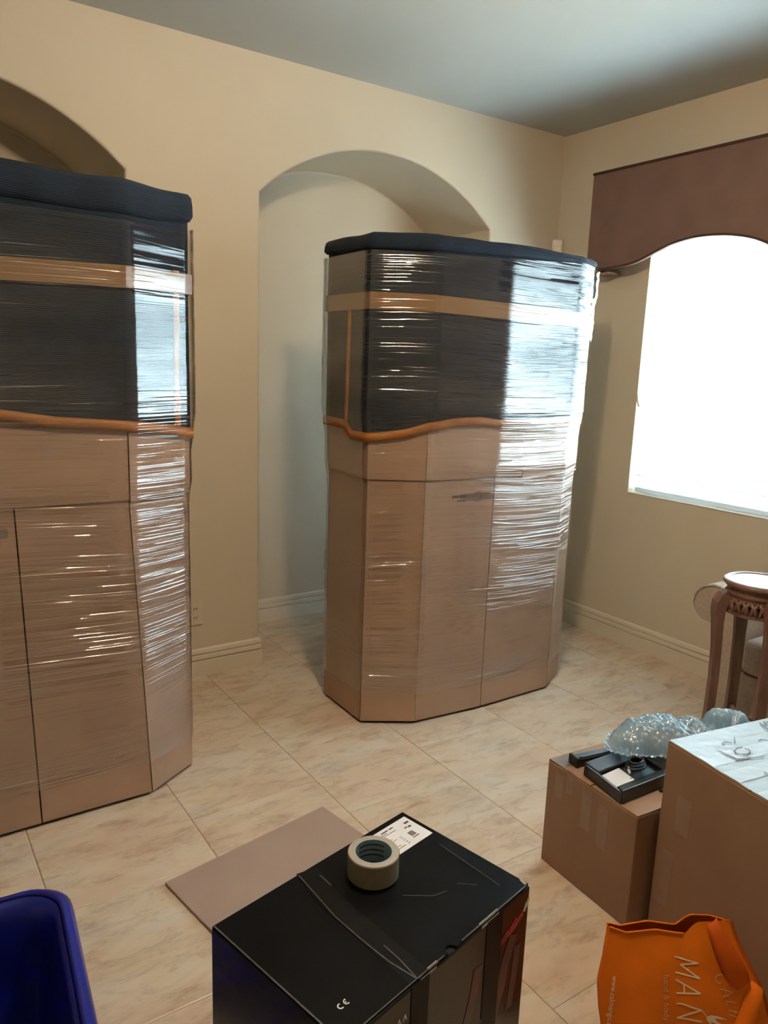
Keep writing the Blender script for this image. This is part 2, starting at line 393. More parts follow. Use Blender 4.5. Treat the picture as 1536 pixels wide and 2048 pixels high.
# floor slab and tiles
fl = struct('floor', box(B(), (X0-0.1, Y0-0.1, -0.12), (XW+0.15, YN+0.1, -0.0025)), M['grout'])
tag(fl, 'beige travertine tile floor with thin grout lines', None)
TS, GR = 0.4605, 0.0022
tile_cache = {}
def tile_mesh(wx, wy):
    k = (round(wx, 4), round(wy, 4))
    if k not in tile_cache:
        bm = B(); hx, hy, e = wx/2, wy/2, 0.0025
        V, F = grid(bm, [[Vector((sx*hx, sy*hy, -0.010)) for sx, sy in ((-1, -1), (1, -1), (1, 1), (-1, 1))],
                         [Vector((sx*hx, sy*hy, -0.0012)) for sx, sy in ((-1, -1), (1, -1), (1, 1), (-1, 1))],
                         [Vector((sx*(hx-e), sy*(hy-e), 0)) for sx, sy in ((-1, -1), (1, -1), (1, 1), (-1, 1))]], close_u=True)
        bm.faces.new(V[-1]); bmesh.ops.recalc_face_normals(bm, faces=bm.faces)
        me = D.meshes.new('tile'); bm.to_mesh(me); bm.free(); me.materials.append(M['tile']); tile_cache[k] = me
    return tile_cache[k]
def add_tile(x0, x1, y0, y1):
    if x1-x0 < 0.02 or y1-y0 < 0.02: return
    o = D.objects.new('tile', tile_mesh(x1-x0-GR, y1-y0-GR*0.45)); COL.objects.link(o); o.parent = fl
    o.location = ((x0+x1)/2, (y0+y1)/2, 0)
TX, TY = -1.0, -0.6           # tiles are laid singly as far as the camera could see
c0 = 0.304 - 6*TS
for i in range(13):
    xa, xb = c0+i*TS, c0+(i+1)*TS
    off = 0.0965 + (0.23 if i % 2 else 0.0)
    for j in range(-6, 9):
        ya, yb = off+j*TS, off+(j+1)*TS
        xx0, xx1 = max(xa, TX), min(xb, XW)
        if xx1 <= xx0: continue
        if ya < YW: add_tile(xx0, xx1, max(ya, TY), min(yb, YW))
        if yb > YW:
            for a in ARCH: 
                p, q = max(xx0, a[0]), min(xx1, a[1])
                if q > p: add_tile(p, q, max(ya, YW), min(yb, YN))
bm = B(); box(bm, (X0, Y0, -0.0026), (TX-0.002, YW, 0)); box(bm, (TX-0.002, Y0, -0.0026), (XW, TY-0.002, 0))
struct('floor_rear', bm, M['tile'])
# ceiling
struct('ceiling', box(B(), (X0-0.1, Y0-0.1, ZC), (XW+0.15, YW+0.1, ZC+0.12)), M['ceiling'])
# left wall with two arched niches
bm = B()
xs = {X0-0.1, XW}
for a in ARCH:
    for k in range(41): xs.add(round(a[0]+(a[1]-a[0])*k/40, 5))
xs = sorted(xs)
def in_arch(x):
    for a in ARCH:
        if a[0]-1e-4 <= x <= a[1]+1e-4: return a
for i in range(len(xs)-1):
    p, q = xs[i], xs[i+1]; a = in_arch((p+q)/2)
    z0 = (arch_z(p, a), arch_z(q, a)) if a else (0, 0)
    ss = [ZS] if not a else []
    lv = [(z0[0], z0[1])] + [(s, s) for s in ss] + [(ZC, ZC)]
    for l0, l1 in zip(lv, lv[1:]):
        face(bm, [(p, YW, l0[0]), (q, YW, l0[1]), (q, YW, l1[1]), (p, YW, l1[0])])
    if a:
        face(bm, [(p, YW, z0[0]), (q, YW, z0[1]), (q, YN, z0[1]), (p, YN, z0[0])])
        face(bm, [(p, YN, 0), (q, YN, 0), (q, YN, z0[1]), (p, YN, z0[0])])
for a in ARCH:
    for x in a:
        face(bm, [(x, YW, 0), (x, YN, 0), (x, YN, ZS), (x, YW, ZS)])
bmesh.ops.remove_doubles(bm, verts=bm.verts, dist=1e-4)
struct('wall_left', bm, M['wall'], bevel=0.012, seg=3, angle=50)
# right wall with the window opening
T = 0.15
bm = B()
box(bm, (XW, Y0-0.1, 0), (XW+T, WY0, ZC)); box(bm, (XW, WY1, 0), (XW+T, YW+0.02, ZC))
box(bm, (XW, WY0, 0), (XW+T, WY1, WZ0)); box(bm, (XW, WY0, WZ1), (XW+T, WY1, ZC))
struct('wall_right', bm, M['wall'])
struct('wall_rear', box(B(), (X0-0.1, Y0-0.1, 0), (XW, Y0, ZC)), M['wall'])
struct('wall_near', box(B(), (X0-0.1, Y0, 0), (X0, YW, ZC)), M['wall'])
# baseboards: stepped profile with two grooves (out from wall, height)
BP = [(0.0, 0.0), (0.017, 0.0), (0.018, 0.074), (0.009, 0.076), (0.009, 0.082), (0.017, 0.084), (0.016, 0.101), (0.007, 0.103), (0.007, 0.109), (0.013, 0.111), (0.010, 0.127), (0.004, 0.134), (0.0, 0.134)]
def baseboard(name, p, q, nrm):
    bm = B(); n = Vector((nrm[0], nrm[1], 0)); rows = []
    for e in (p, q): rows.append([Vector((e[0], e[1], 0)) + n*o + Vector((0, 0, z)) for o, z in BP])
    V, F = grid(bm, rows, close_u=True); bm.faces.new(V[0]); bm.faces.new(V[1][::-1])
    return struct(name, bm, M['trim'])
baseboard('baseboard_left', (ARCH[0][1], YW), (ARCH[1][0]+0.002, YW), (0, -1))
baseboard('baseboard_left_end', (ARCH[1][1], YW), (XW, YW), (0, -1))
baseboard('baseboard_left_near', (X0, YW), (ARCH[0][0], YW), (0, -1))
baseboard('baseboard_right', (XW, YW), (XW, Y0), (-1, 0))
for i, a in enumerate(ARCH):
    baseboard('baseboard_niche_%s_back' % ('near', 'far')[i], (a[0], YN), (a[1], YN), (0, -1))
    baseboard('baseboard_niche_%s_side' % ('near', 'far')[i], (a[1], YW), (a[1], YN), (-1, 0))
    baseboard('baseboard_niche_%s_jamb' % ('near', 'far')[i], (a[0], YW), (a[0], YN), (1, 0))
# window: vinyl frame, meeting rail, glass, painted returns
win = D.objects.new('window_1', None); COL.objects.link(win); win.location = (XW+0.1, (WY0+WY1)/2, WZ0); win['kind'] = 'structure'
bm = B(); fx0, fx1, fwid = XW+0.085, XW+0.125, 0.05
box(bm, (fx0, WY0, WZ0), (fx1, WY0+fwid, WZ1)); box(bm, (fx0, WY1-fwid, WZ0), (fx1, WY1, WZ1))
box(bm, (fx0, WY0+fwid, WZ0), (fx1, WY1-fwid, WZ0+fwid)); box(bm, (fx0, WY0+fwid, WZ1-fwid), (fx1, WY1-fwid, WZ1))
obj('window_frame', bm, M['white'], win)
ym = (WY0+WY1)/2
obj('window_mullion', box(B(), (fx0, ym-0.03, WZ0+fwid), (fx1, ym+0.03, WZ1-fwid)), M['white'], win)
obj('pane', box(B(), (XW+0.100, WY0+fwid, WZ0+fwid), (XW+0.104, ym-0.03, WZ1-fwid)), M['glass'], win)
obj('pane', box(B(), (XW+0.100, ym+0.03, WZ0+fwid), (XW+0.104, WY1-fwid, WZ1-fwid)), M['glass'], win)
bm = B(); k = 0.006
box(bm, (XW-0.004, WY0, WZ0), (fx0, WY0+k, WZ1)); box(bm, (XW-0.004, WY1-k, WZ0), (fx0, WY1, WZ1))
box(bm, (XW-0.004, WY0+k, WZ0), (fx0, WY1-k, WZ0+k)); box(bm, (XW-0.004, WY0+k, WZ1-k), (fx0, WY1-k, WZ1))
obj('window_return', bm, M['trim'], win, bevel=0.004)

# ---------------------------------------------------------------- blind
bl = empty('window_blind', (XW+0.04, ym, WZ0), 'white wide-slat window blind glowing with daylight under the brown valance', 'blind')
BX = XW+0.046; bY0, bY1 = WY0+0.014, WY1-0.030
def slat_mesh():
    bm = B(); wd, th, L = 0.084, 0.003, bY1-bY0; a = R(-43)   # inner edge raised: light from outside is thrown up to the ceiling
    rows = []
    for y in (-L/2, L/2):
        r = []
        for k in range(6):
            s = -wd/2+wd*k/5; r.append(Vector((math.cos(a)*s - math.sin(a)*(th/2+0.003*(1-(2*s/wd)**2)), y, math.sin(a)*s + math.cos(a)*(th/2+0.003*(1-(2*s/wd)**2)))))
        for k in range(6):
            s = wd/2-wd*k/5; r.append(Vector((math.cos(a)*s - math.sin(a)*(-th/2+0.003*(1-(2*s/wd)**2)), y, math.sin(a)*s + math.cos(a)*(-th/2+0.003*(1-(2*s/wd)**2)))))
        rows.append(r)
    V, F = grid(bm, rows, close_u=True); bm.faces.new(V[0]); bm.faces.new(V[1][::-1]); bmesh.ops.recalc_face_normals(bm, faces=bm.faces)
    me = D.meshes.new('slat'); bm.to_mesh(me); bm.free(); me.materials.append(M['slat']); return me
sm = slat_mesh(); z = WZ0+0.075
while z < WZ1-0.06:
    o = D.objects.new('slat', sm); COL.objects.link(o); o.parent = bl; o.location = Vector((BX, (bY0+bY1)/2, z)) - bl.location
    z += 0.0585
obj('bottom_rail', box(B(), (BX-0.028, bY0, WZ0+0.012), (BX+0.028, bY1, WZ0+0.034)), M['slat'], bl, bevel=0.004)
obj('head_rail', box(B(), (BX-0.028, bY0, WZ1-0.055), (BX+0.028, bY1, WZ1-0.008)), M['slat'], bl, bevel=0.004)
for y in (WY1-0.14, ym, WY0+0.14):
    for dx in (-0.03, 0.03):
        obj('ladder_cord', tube(B(), [(BX+dx, y, WZ0+0.03), (BX+dx, y, WZ1-0.03)], 0.0013, 6), M['cord'], bl)
cl = obj('cord_cleat', tube(B(), [(XW-0.004, 2.585, 1.36), (XW-0.016, 2.583, 1.352), (XW-0.018, 2.577, 1.325), (XW-0.014, 2.571, 1.300), (XW-0.004, 2.569, 1.292)], [0.004, 0.006, 0.006, 0.006, 0.004], 10), M['trim'], None, smooth=True, origin=(XW, 2.58, 1.3))
tag(cl, 'small cream cord cleat on the wall at the blind\'s left edge', 'cleat')

# ---------------------------------------------------------------- valance
VY1, VY0, VX0, VX1 = 2.905, 0.495, XW-0.125, XW
va = empty('window_valance', (XW-0.06, 1.70, 1.98), 'brown suede valance with a wavy lower edge above the window', 'valance')
def val_z(y):
    d = max(0, abs(y-1.70)-0.085)            # symmetric about the window's middle
    pts = [(0.0, 1.985), (0.06, 1.992), (0.13, 2.030), (0.21, 2.062), (0.33, 2.086), (0.47, 2.093), (0.60, 2.076), (0.72, 2.034), (0.80, 2.004), (0.86, 1.995), (1.12, 1.980)]
    for (a, za), (b_, zb) in zip(pts, pts[1:]):
        if d <= b_+1e-6:
            t_ = (d-a)/(b_-a); return za+(zb-za)*t_
    return 1.98
ZV = 2.472
def smooth_val(y): return sum(val_z(min(VY1, max(VY0, y+k*0.02))) for k in range(-2, 3))/5
bm = B(); rows = []
n = 120
for i in range(n+1):
    y = VY0+(VY1-VY0)*i/n; zb = smooth_val(y)
    rows.append([Vector((VX0, y, zb)), Vector((VX0, y, ZV)), Vector((VX0+0.02, y, ZV)), Vector((VX0+0.02, y, zb))])
V, F = grid(bm, rows, close_u=True); bm.faces.new(V[0]); bm.faces.new(V[-1][::-1])
obj('front_board', bm, M['valance'], va)
for y in (VY0, VY1-0.018):
    obj('end_board', box(B(), (VX0+0.02, y, 1.98), (VX1, y+0.018, ZV)), M['valance'], va)
obj('top_board', box(B(), (VX0+0.02, VY0+0.018, ZV-0.018), (VX1, VY1-0.018, ZV)), M['valance'], va)
obj('piping', tube(B(), [(VX0-0.002, VY0+(VY1-VY0)*i/n, smooth_val(VY0+(VY1-VY0)*i/n)+0.003) for i in range(n+1)], 0.006, 6), M['valance_welt'], va, smooth=True)
obj('piping', tube(B(), [(VX0-0.002, VY0, ZV-0.004), (VX0-0.002, VY1, ZV-0.004)], 0.007, 6), M['valance_welt'], va, smooth=True)
br = obj('bracket', box(B(), (VX0+0.021, 2.775, 1.967), (VX1, 2.885, 1.979)), M['wood'], va, bevel=0.003)

# ---------------------------------------------------------------- outlets, sensor, lamp
def outlet(name, c, ax, nr, label):
    """c centre on wall, ax horizontal axis, nr outward"""
    c, ax, nr = Vector(c), Vector(ax), Vector(nr); fr = (c, ax, nr, Vector((0, 0, 1)))
    e = empty(name, c, label, 'outlet')
    obj('cover_plate', box(B(), (-0.036, 0.0, -0.058), (0.036, 0.006, 0.058), fr), M['plate'], e, bevel=0.002)
    for dz in (-0.021, 0.021):
        s = obj('socket', box(B(), (-0.017, 0.006, dz-0.014), (0.017, 0.0085, dz+0.014), fr), M['plate'], e, bevel=0.001)
        for dx in (-0.006, 0.006):
            obj('slot', box(B(), (dx-0.0015, 0.0085, dz-0.005), (dx+0.0015, 0.0092, dz+0.006), fr), M['dark'], s)
outlet('wall_outlet', (1.178, YW, 0.310), (1, 0, 0), (0, -1, 0), 'cream wall outlet between the two arches beside the wrapped left cabinet')
outlet('wall_outlet', (2.205, YN, 0.318), (1, 0, 0), (0, -1, 0), 'pale wall outlet low on the far arched niche\'s back wall')
e = empty('motion_sensor', (XW-0.02, YW-0.02, 2.12), 'small white motion sensor high in the room corner', 'sensor')
fr = (Vector((XW-0.03, YW-0.03, 2.15)), Vector((0.7071, -0.7071, 0)), Vector((-0.7071, -0.7071, 0)), Vector((0, 0, 1)))
obj('housing', box(B(), (-0.03, -0.038, -0.035), (0.03, 0.012, 0.04), fr), M['trim'], e, bevel=0.006)
obj('lens', box(B(), (-0.02, 0.012, -0.025), (0.02, 0.017, 0.005), fr), M['plate'], e, bevel=0.004)

LX, LY = 1.10, 1.30
lp = empty('ceiling_lamp', (LX, LY, ZC), 'round frosted ceiling lamp giving warm light', 'lamp')
obj('canopy', lathe(B(), [(0.001, 0), (0.17, 0), (0.17, -0.02), (0.15, -0.03), (0.001, -0.03)], (LX, LY, ZC), 32, False), M['white'], lp, smooth=False)
obj('shade', lathe(B(), [(0.15, -0.03), (0.148, -0.05), (0.13, -0.08), (0.09, -0.105), (0.04, -0.118), (0.001, -0.12)], (LX, LY, ZC), 32, False), M['lamp_glass'], lp, smooth=True)
ld = D.lights.new('lamp_bulb', 'POINT'); ld.energy = LAMP_WATT; ld.color = (1.0, 0.76, 0.52); ld.shadow_soft_size = 0.065
lo_ = D.objects.new('lamp_bulb', ld); COL.objects.link(lo_); lo_.parent = lp; lo_.location = (0, 0, -0.22)

# ---------------------------------------------------------------- wrapped cabinets
def offset_poly(pts, d):
    n = len(pts); out = []
    for i in range(n):
        a, b_, c = Vector(pts[i-1]), Vector(pts[i]), Vector(pts[(i+1) % n])
        d1 = (b_-a).normalized(); d2 = (c-b_).normalized()
        n1 = Vector((d1.y, -d1.x)); n2 = Vector((d2.y, -d2.x)); mm = (n1+n2); mm = mm/(1+n1.dot(n2))
        out.append(b_+mm*d)
    return out
def perim(pts, step):
    """samples round a polygon: (edge index, t along edge, position, outward normal, running length)"""
    S = []; u = 0; n = len(pts)
    for i in range(n):
        a, b_ = Vector(pts[i]), Vector(pts[(i+1) % n]); L = (b_-a).length; k = max(2, int(L/step))
        d = (b_-a)/L; nr = Vector((d.y, -d.x))
        dp = (a-Vector(pts[i-1])).normalized(); np_ = Vector((dp.y, -dp.x))
        for j in range(k):
            nn = nr
            if j == 0: nn = (nr+np_)/(1+nr.dot(np_))
            S.append((i, j/k, a+(b_-a)*(j/k), nn, u+L*j/k))
        u += L
    return S, u
def lerp_table(tab, u):
    if u <= tab[0][0]: return tab[0][1]
    for (a, va_), (b_, vb) in zip(tab, tab[1:]):
        if u <= b_: return va_+(vb-va_)*(u-a)/(b_-a)
    return tab[-1][1]

def cabinet(name, label, polyb, polyt, base, panels, bands, hem, film_lo, zt, vtrims, seed, prints, bunch, toph):
    cab = empty(name, base, label, 'cabinet')
    def at(poly, i, t_):
        a, b_ = Vector(poly[i]), Vector(poly[(i+1) % len(poly)]); return a+(b_-a)*t_
    def panel(nm, i, t0, t1, z0, z1, o0, th, pb, pt, gap=0.002):
        qb0, qt0 = offset_poly(pb, o0), offset_poly(pt, o0); qb1, qt1 = offset_poly(pb, o0+th), offset_poly(pt, o0+th)
        bm = B(); rows = []
        L = (Vector(pb[(i+1) % len(pb)])-Vector(pb[i])).length; g = gap/L; nk = 10
        for k_ in range(nk+1):
            z_ = z0+(z1-z0)*k_/nk; f_ = z_/1.03; row = []
            for (a0, a1), tt in (((qb0, qt0), (t0+g, t0+(t1-t0)*0.5, t1-g)), ((qb1, qt1), (t1-g, t0+(t1-t0)*0.5, t0+g))):
                for t_ in tt:
                    v = at(a0, i, t_)*(1-f_)+at(a1, i, t_)*f_; row.append(Vector((v.x, v.y, z_)))
            rows.append(row)
        V, F = grid(bm, rows, close_u=True); bm.faces.new(V[0]); bm.faces.new(V[-1][::-1])
        return obj(nm, bm, M['card'], cab)
    # inner cabinet
    bm = B(); q0 = offset_poly(polyb, -0.012); q1 = offset_poly(polyt, -0.012)
    V, F = grid(bm, [[Vector((p.x, p.y, 0)) for p in q0], [Vector((p.x, p.y, 1.03)) for p in q1], [Vector((p.x, p.y, zt-0.02)) for p in q1]], close_u=True)
    bm.faces.new(V[0][::-1]); bm.faces.new(V[-1]); obj('cabinet_body', bm, M['core'], cab)
    for (i, t0, t1, z0, z1, gap) in panels: panel('cardboard_panel', i, t0, t1, z0, z1, 0.0, 0.005, polyb, polyt, gap)
    for (i, t0, t1, z0, z1, gap) in bands: panel('cardboard_band', i, t0, t1, z0, z1, 0.006, 0.006, polyt, polyt, gap)
    S, U = perim(polyt, 0.028)
    def bdisp(u, z_):
        f = noise.noise(Vector((u*3.0, z_*2.2, seed)))*0.006 + noise.noise(Vector((u*9.0, z_*3.0, seed+5)))*0.003
        return max(0.0128, 0.0155 + f*0.6*min(1, max(0.2, (1.92-z_)/0.2)))
    # blanket: hem line follows the table, then up and over the top
    bm = B(); rows = []; nz = 26
    for r_ in range(nz+1):
        row = []
        for (i, t_, p, nn, u) in S:
            zh = lerp_table(hem, u); z_ = zh + (zt-0.022-zh)*r_/nz
            q = p+nn*bdisp(u, z_); row.append(Vector((q.x, q.y, z_)))
        rows.append(row)
    V, F = grid(bm, rows, close_u=True)
    obj('blanket_skirt', bm, M['navy'], cab, smooth=True)
    bm = B(); rows = []
    prof = [(0.004, -0.070), (0.020, -0.068), (0.028, -0.056), (0.027, -0.030), (0.024, -0.010), (0.015, 0.0), (-0.02, 0.006), (-0.08, 0.006), (-0.15, 0.004), (-0.20, 0.0)]
    for (o_, dz) in prof:
        row = []
        for (i, t_, p, nn, u) in S:
            wob = noise.noise(Vector((u*2.3, seed+9, 0)))*0.012+noise.noise(Vector((u*7, seed+2, dz*9)))*0.006
            if dz < 0: dz_ = dz*lerp_table(toph, u)
            else: dz_ = dz
            q = p+nn*(o_+wob*0.6) if o_ > -0.1 else p+(cen(polyt)-p)*(-o_*2.4)
            row.append(Vector((q.x, q.y, zt+dz_+wob)))
        rows.append(row)
    V, F = grid(bm, rows, close_u=True); bm.faces.new(V[-1])
    obj('blanket_top', bm, M['navy'], cab, smooth=True)
    # orange binding along the hem (and up the overlapping blanket edges)
    bm = B(); rows = []
    for (o_, dz) in ((0.0, -0.004), (0.008, -0.006), (0.009, 0.012), (0.007, 0.028), (0.0, 0.030)):
        rows.append([Vector((*(p+nn*(bdisp(u, lerp_table(hem, u)+dz)+o_)), lerp_table(hem, u)+dz)) for (i, t_, p, nn, u) in S])
    grid(bm, rows, close_u=True, close_v=True)
    obj('orange_hem', bm, M['orange_trim'], cab, smooth=True)
    for (i, t_, z0, z1, wd, lean) in vtrims:
        bm = B(); rows = []; a, b_ = Vector(polyt[i]), Vector(polyt[(i+1) % len(polyt)]); L = (b_-a).length; dn = (b_-a)/L; nr = Vector((dn.y, -dn.x))
        u0_ = sum((Vector(polyt[(k_+1) % len(polyt)])-Vector(polyt[k_])).length for k_ in range(i))
        for k_ in range(31):
            z_ = z0+(z1-z0)*k_/30; s = t_*L + lean*(k_/30-0.5) + 0.006*noise.noise(Vector((z_*5, seed, 1)))
            row = []
            for ds, o_ in ((-wd/2, 0.0), (-wd/2, 0.006), (0, 0.008), (wd/2, 0.006), (wd/2, 0.0)):
                q = a+dn*(s+ds)+nr*(bdisp(u0_+s+ds, z_)+o_); row.append(Vector((q.x, q.y, z_)))
            rows.append(row)
        grid(bm, rows, close_u=True); obj('orange_edge', bm, M['orange_trim'], cab, smooth=True)
    # packing tape band
    bm = B(); rows = []
    for (o_, dz) in ((0.0, 0.0), (0.0065, 0.0), (0.0065, 0.062), (0.0, 0.062)):
        rows.append([Vector((*(p+nn*(max(0.019, bdisp(u, 1.66+dz))+o_)), 1.66+dz+0.012*math.sin(u*2.1+seed))) for (i, t_, p, nn, u) in S])
    grid(bm, rows, close_u=True, close_v=True); obj('tape_band', bm, M['pack_tape'], cab)
    # printed marks on the cardboard
    for (kind, i, t_, z_, s) in prints:
        q = offset_poly(polyb, 0.0052); qt = offset_poly(polyt, 0.0052); f_ = z_/1.03
        a = at(q, i, t_)*(1-f_)+at(qt, i, t_)*f_; dn = (Vector(polyb[i+1])-Vector(polyb[i])).normalized(); nr = Vector((dn.y, -dn.x))
        fn = lambda x, y, l: Vector((a.x+dn.x*x+nr.x*l, a.y+dn.y*x+nr.y*l, z_+y))
        bm = B()
        if kind == 'round':
            for rr in (s, s*0.72):
                ribbon(bm, [(rr*math.cos(k_*math.pi/14), rr*math.sin(k_*math.pi/14)) for k_ in range(29)], s*0.10, fn)
            for k_ in range(5):
                yy = (k_-2)*s*0.28; xx = math.sqrt(max(0.01, 0.45*s*s-yy*yy*0.7)); ribbon(bm, [(-xx*0.85, yy), (xx*0.85, yy)], s*0.15, fn)
        else:
            x = -s*2.6; k_ = 0
            while x < s*2.6:      # a row of small block letters too faint to read
                wd = s*(0.34+0.12*((k_*7) % 3)/2)
                ribbon(bm, [(x, -s*0.4), (x, s*0.4)], s*0.17, fn); ribbon(bm, [(x+wd*0.8, -s*0.4), (x+wd*0.8, s*0.4)], s*0.15, fn)
                ribbon(bm, [(x, (k_ % 3-1)*s*0.35), (x+wd*0.8, (k_ % 2-0.5)*s*0.7)], s*0.15, fn)
                x += s*0.56; k_ += 1
        obj('printed_mark', bm, M['ink_soft'], cab)
    # stretch film
    def foff(z_, u):
        if z_ < 1.0: o_ = 0.0085
        elif z_ < 1.06: o_ = 0.0085+(z_-1.0)/0.06*0.009
        elif z_ < 1.17: o_ = 0.0175
        elif z_ < 1.29: o_ = 0.0175+(z_-1.17)/0.12*0.0135
        else: o_ = 0.031
        return o_
    bm = B(); rows = []; nz = 230; UVs = []
    Sb = perim(polyb, 0.028)[0]
    cnt = {}
    for s_ in S: cnt[s_[0]] = cnt.get(s_[0], 0)+1
    for r_ in range(nz+1):
        row = []; uvr = []
        for (i, t_, p, nn, u) in S:
            zl = film_lo + 0.05*noise.noise(Vector((u*0.9, seed, 3))); zh = zt-0.082*lerp_table(toph, u)+0.014*noise.noise(Vector((u*1.5, seed, 4)))
            z_ = zl+(zh-zl)*r_/nz
            if z_ < 1.03:
                pb_ = at(polyb, i, t_); f_ = z_/1.03; pp = pb_*(1-f_)+p*f_
            else: pp = p
            zz = z_ + 0.05*noise.noise(Vector((u*1.1, z_*1.3, seed+7))) + (0.10*math.sin(u*2.2)*max(0, 0.6-z_) if z_ < 0.6 else 0)
            d = noise.noise(Vector((u*1.8, zz*34, seed)))*0.0011 + noise.noise(Vector((u*3.1, zz*85, seed+1)))*0.0006
            q = pp+nn*(foff(z_, u)+d); row.append(Vector((q.x, q.y, z_))); uvr.append((u, zz))
        rows.append(row); UVs.append(uvr)
    V, F = grid(bm, rows, close_u=True)
    uvl = bm.loops.layers.uv.new('UVMap'); kk = len(S)
    for (f_, i, j) in F:
        for lp_, (a_, b2) in zip(f_.loops, ((i, j), (i, (j+1) % kk), (i+1, (j+1) % kk), (i+1, j))):
            uu, vv = UVs[a_][b2]
            if b2 == 0 and j == kk-1: uu = U
            lp_[uvl].uv = (uu, vv)
    obj('stretch_film', bm, M['film'], cab, smooth=True)
    if bunch:
        i, z0, z1, wd = bunch; q = offset_poly(polyt, 0.014); bm = B(); pts = []; rad = []
        for k_ in range(25):
            z_ = z0+(z1-z0)*k_/24; pts.append((q[i].x+0.012*noise.noise(Vector((z_*9, 1, seed))), q[i].y+0.008*noise.noise(Vector((z_*9, 7, seed))), z_)); rad.append((wd*(0.35+0.65*k_/24))*(1+0.5*noise.noise(Vector((z_*22, 3, seed)))))
        tube(bm, pts, rad, 9); bm.loops.layers.uv.new('UVMap'); obj('film_bunch', bm, M['film_bunch'], cab, smooth=True)
    return cab
def cen(poly):
    v = Vector((0, 0))
    for p in poly: v += Vector(p)
    return v/len(poly)

# far cabinet: left back, left front, canted corner, front, canted corner, right back (counter-clockwise)
P1 = [(1.603, 2.770), (1.598, 2.462), (1.789, 2.347), (2.123, 2.319), (2.532, 2.322), (2.692, 2.405), (2.700, 2.770)]
cabinet('wrapped_cabinet', 'far cabinet under navy blanket, cardboard and stretch film, standing before the arched niche', P1, P1, (2.15, 2.55, 0),
    [(0, 0, 1, 0.013, 1.05, 0.0055), (1, 0, 1, 0.013, 1.05, 0.0005), (2, 0, 1, 0.013, 1.05, 0.0015), (3, 0, 1, 0.013, 1.05, 0.0035), (4, 0, 1, 0.013, 1.05, 0.0005), (5, 0, 1, 0.013, 1.05, 0.001), (6, 0, 1, 0.013, 1.05, 0.001)],
    [(0, 0, 1, 1.032, 1.29, 0.001), (1, 0, 1, 1.030, 1.29, 0.002), (2, 0, 1, 1.030, 1.29, 0.0002), (3, 0, 0.36, 1.026, 1.29, 0.0002), (3, 0.36, 1, 1.020, 1.29, 0.003), (4, 0, 1, 1.018, 1.29, 0.0005), (5, 0, 1, 1.018, 1.29, 0.001), (6, 0, 1, 1.02, 1.29, 0.001)],
    [(0.0, 1.222), (0.16, 1.216), (0.20, 1.178), (0.33, 1.182), (0.45, 1.200), (0.53, 1.226), (0.65, 1.243), (0.78, 1.248), (0.86, 1.236), (1.0, 1.236), (1.27, 1.242), (1.5, 1.240), (1.9, 1.222), (2.99, 1.222)],
    0.13, 1.945, [(0, 0.52, 1.19, 1.72, 0.020, 0.01)], 1.3,
    [('text', 2, 0.49, 0.957, 0.0125), ('text2', 2, 0.52, 0.938, 0.0070), ('round', 2, 0.76, 0.952, 0.021)], (5, 1.60, 1.905, 0.032), [(0, 0.8), (0.30, 0.85), (0.5, 0.9), (0.95, 0.6), (1.3, 0.42), (1.6, 0.4), (2.0, 0.6), (3.1, 0.8)])
# left cabinet
P2t = [(-0.215, 2.790), (-0.222, 2.500), (-0.040, 2.385), (0.655, 2.385), (0.878, 2.490), (0.885, 2.790)]
P2b = [(-0.215, 2.790), (-0.222, 2.500), (-0.040, 2.375), (0.703, 2.380), (0.879, 2.490), (0.885, 2.790)]
tS2 = (0.351+0.040)/(0.743)
cabinet('wrapped_cabinet', 'near left cabinet cut by the picture edge, wrapped in navy blanket, cardboard and stretch film', P2b, P2t, (0.33, 2.58, 0),
    [(0, 0, 1, 0.013, 1.05, 0.002), (1, 0, 1, 0.013, 1.05, 0.0005), (2, 0, tS2, 0.013, 1.05, 0.001), (2, tS2, 1, 0.013, 1.05, 0.0035), (3, 0, 1, 0.013, 1.05, 0.0005), (4, 0, 1, 0.013, 1.05, 0.001), (5, 0, 1, 0.013, 1.05, 0.001)],
    [(0, 0, 1, 1.032, 1.36, 0.001), (1, 0, 1, 1.030, 1.36, 0.001), (2, 0, 1, 1.030, 1.36, 0.004), (3, 0, 1, 1.022, 1.28, 0.001), (4, 0, 1, 1.018, 1.28, 0.001), (5, 0, 1, 1.02, 1.28, 0.001)],
    [(0.0, 1.30), (0.45, 1.33), (0.75, 1.300), (1.0, 1.262), (1.2, 1.247), (1.33, 1.232), (1.46, 1.210), (1.60, 1.222), (1.9, 1.26), (3.0, 1.30)],
    0.11, 1.975, [(3, 0.80, 1.25, 1.74, 0.022, 0.006)], 4.7,
    [('round', 2, 0.375, 0.955, 0.020), ('text', 2, 0.66, 0.965, 0.0065)], None, [(0, 1.0), (0.6, 1.35), (1.3, 1.4), (1.45, 1.2), (3.0, 1.0)])

# ---------------------------------------------------------------- cardboard sheet on the floor
fr = frame((0.592, 1.907), 9.9, 0.0)
o = obj('cardboard_sheet', box(B(), (0, -0.47, 0.0005), (0.577, 0, 0.009), fr), M['sheet'], None, origin=(0.87, 1.72, 0.0), bevel=0.0015)
tag(o, 'flat brown cardboard sheet lying on the tiles behind the black box', 'cardboard sheet')

# ---------------------------------------------------------------- black box with tape roll
Zb = 0.50
fr = (Vector((0.500, 0.793, 0)), Vector((0.9754, 0.2205, 0)), Vector((-0.2205, 0.9754, 0)), Vector((0, 0, 1)))
bw, bd = 0.503, 0.335
bb = empty('black_box', (0.70, 1.01, 0), 'glossy black shipping box in the foreground with a white label and tape roll on top', 'box')
obj('box_body', box(B(), (0, 0, 0), (bw, bd, Zb-0.004), fr), M['black_side'], bb, bevel=0.004, seg=2)
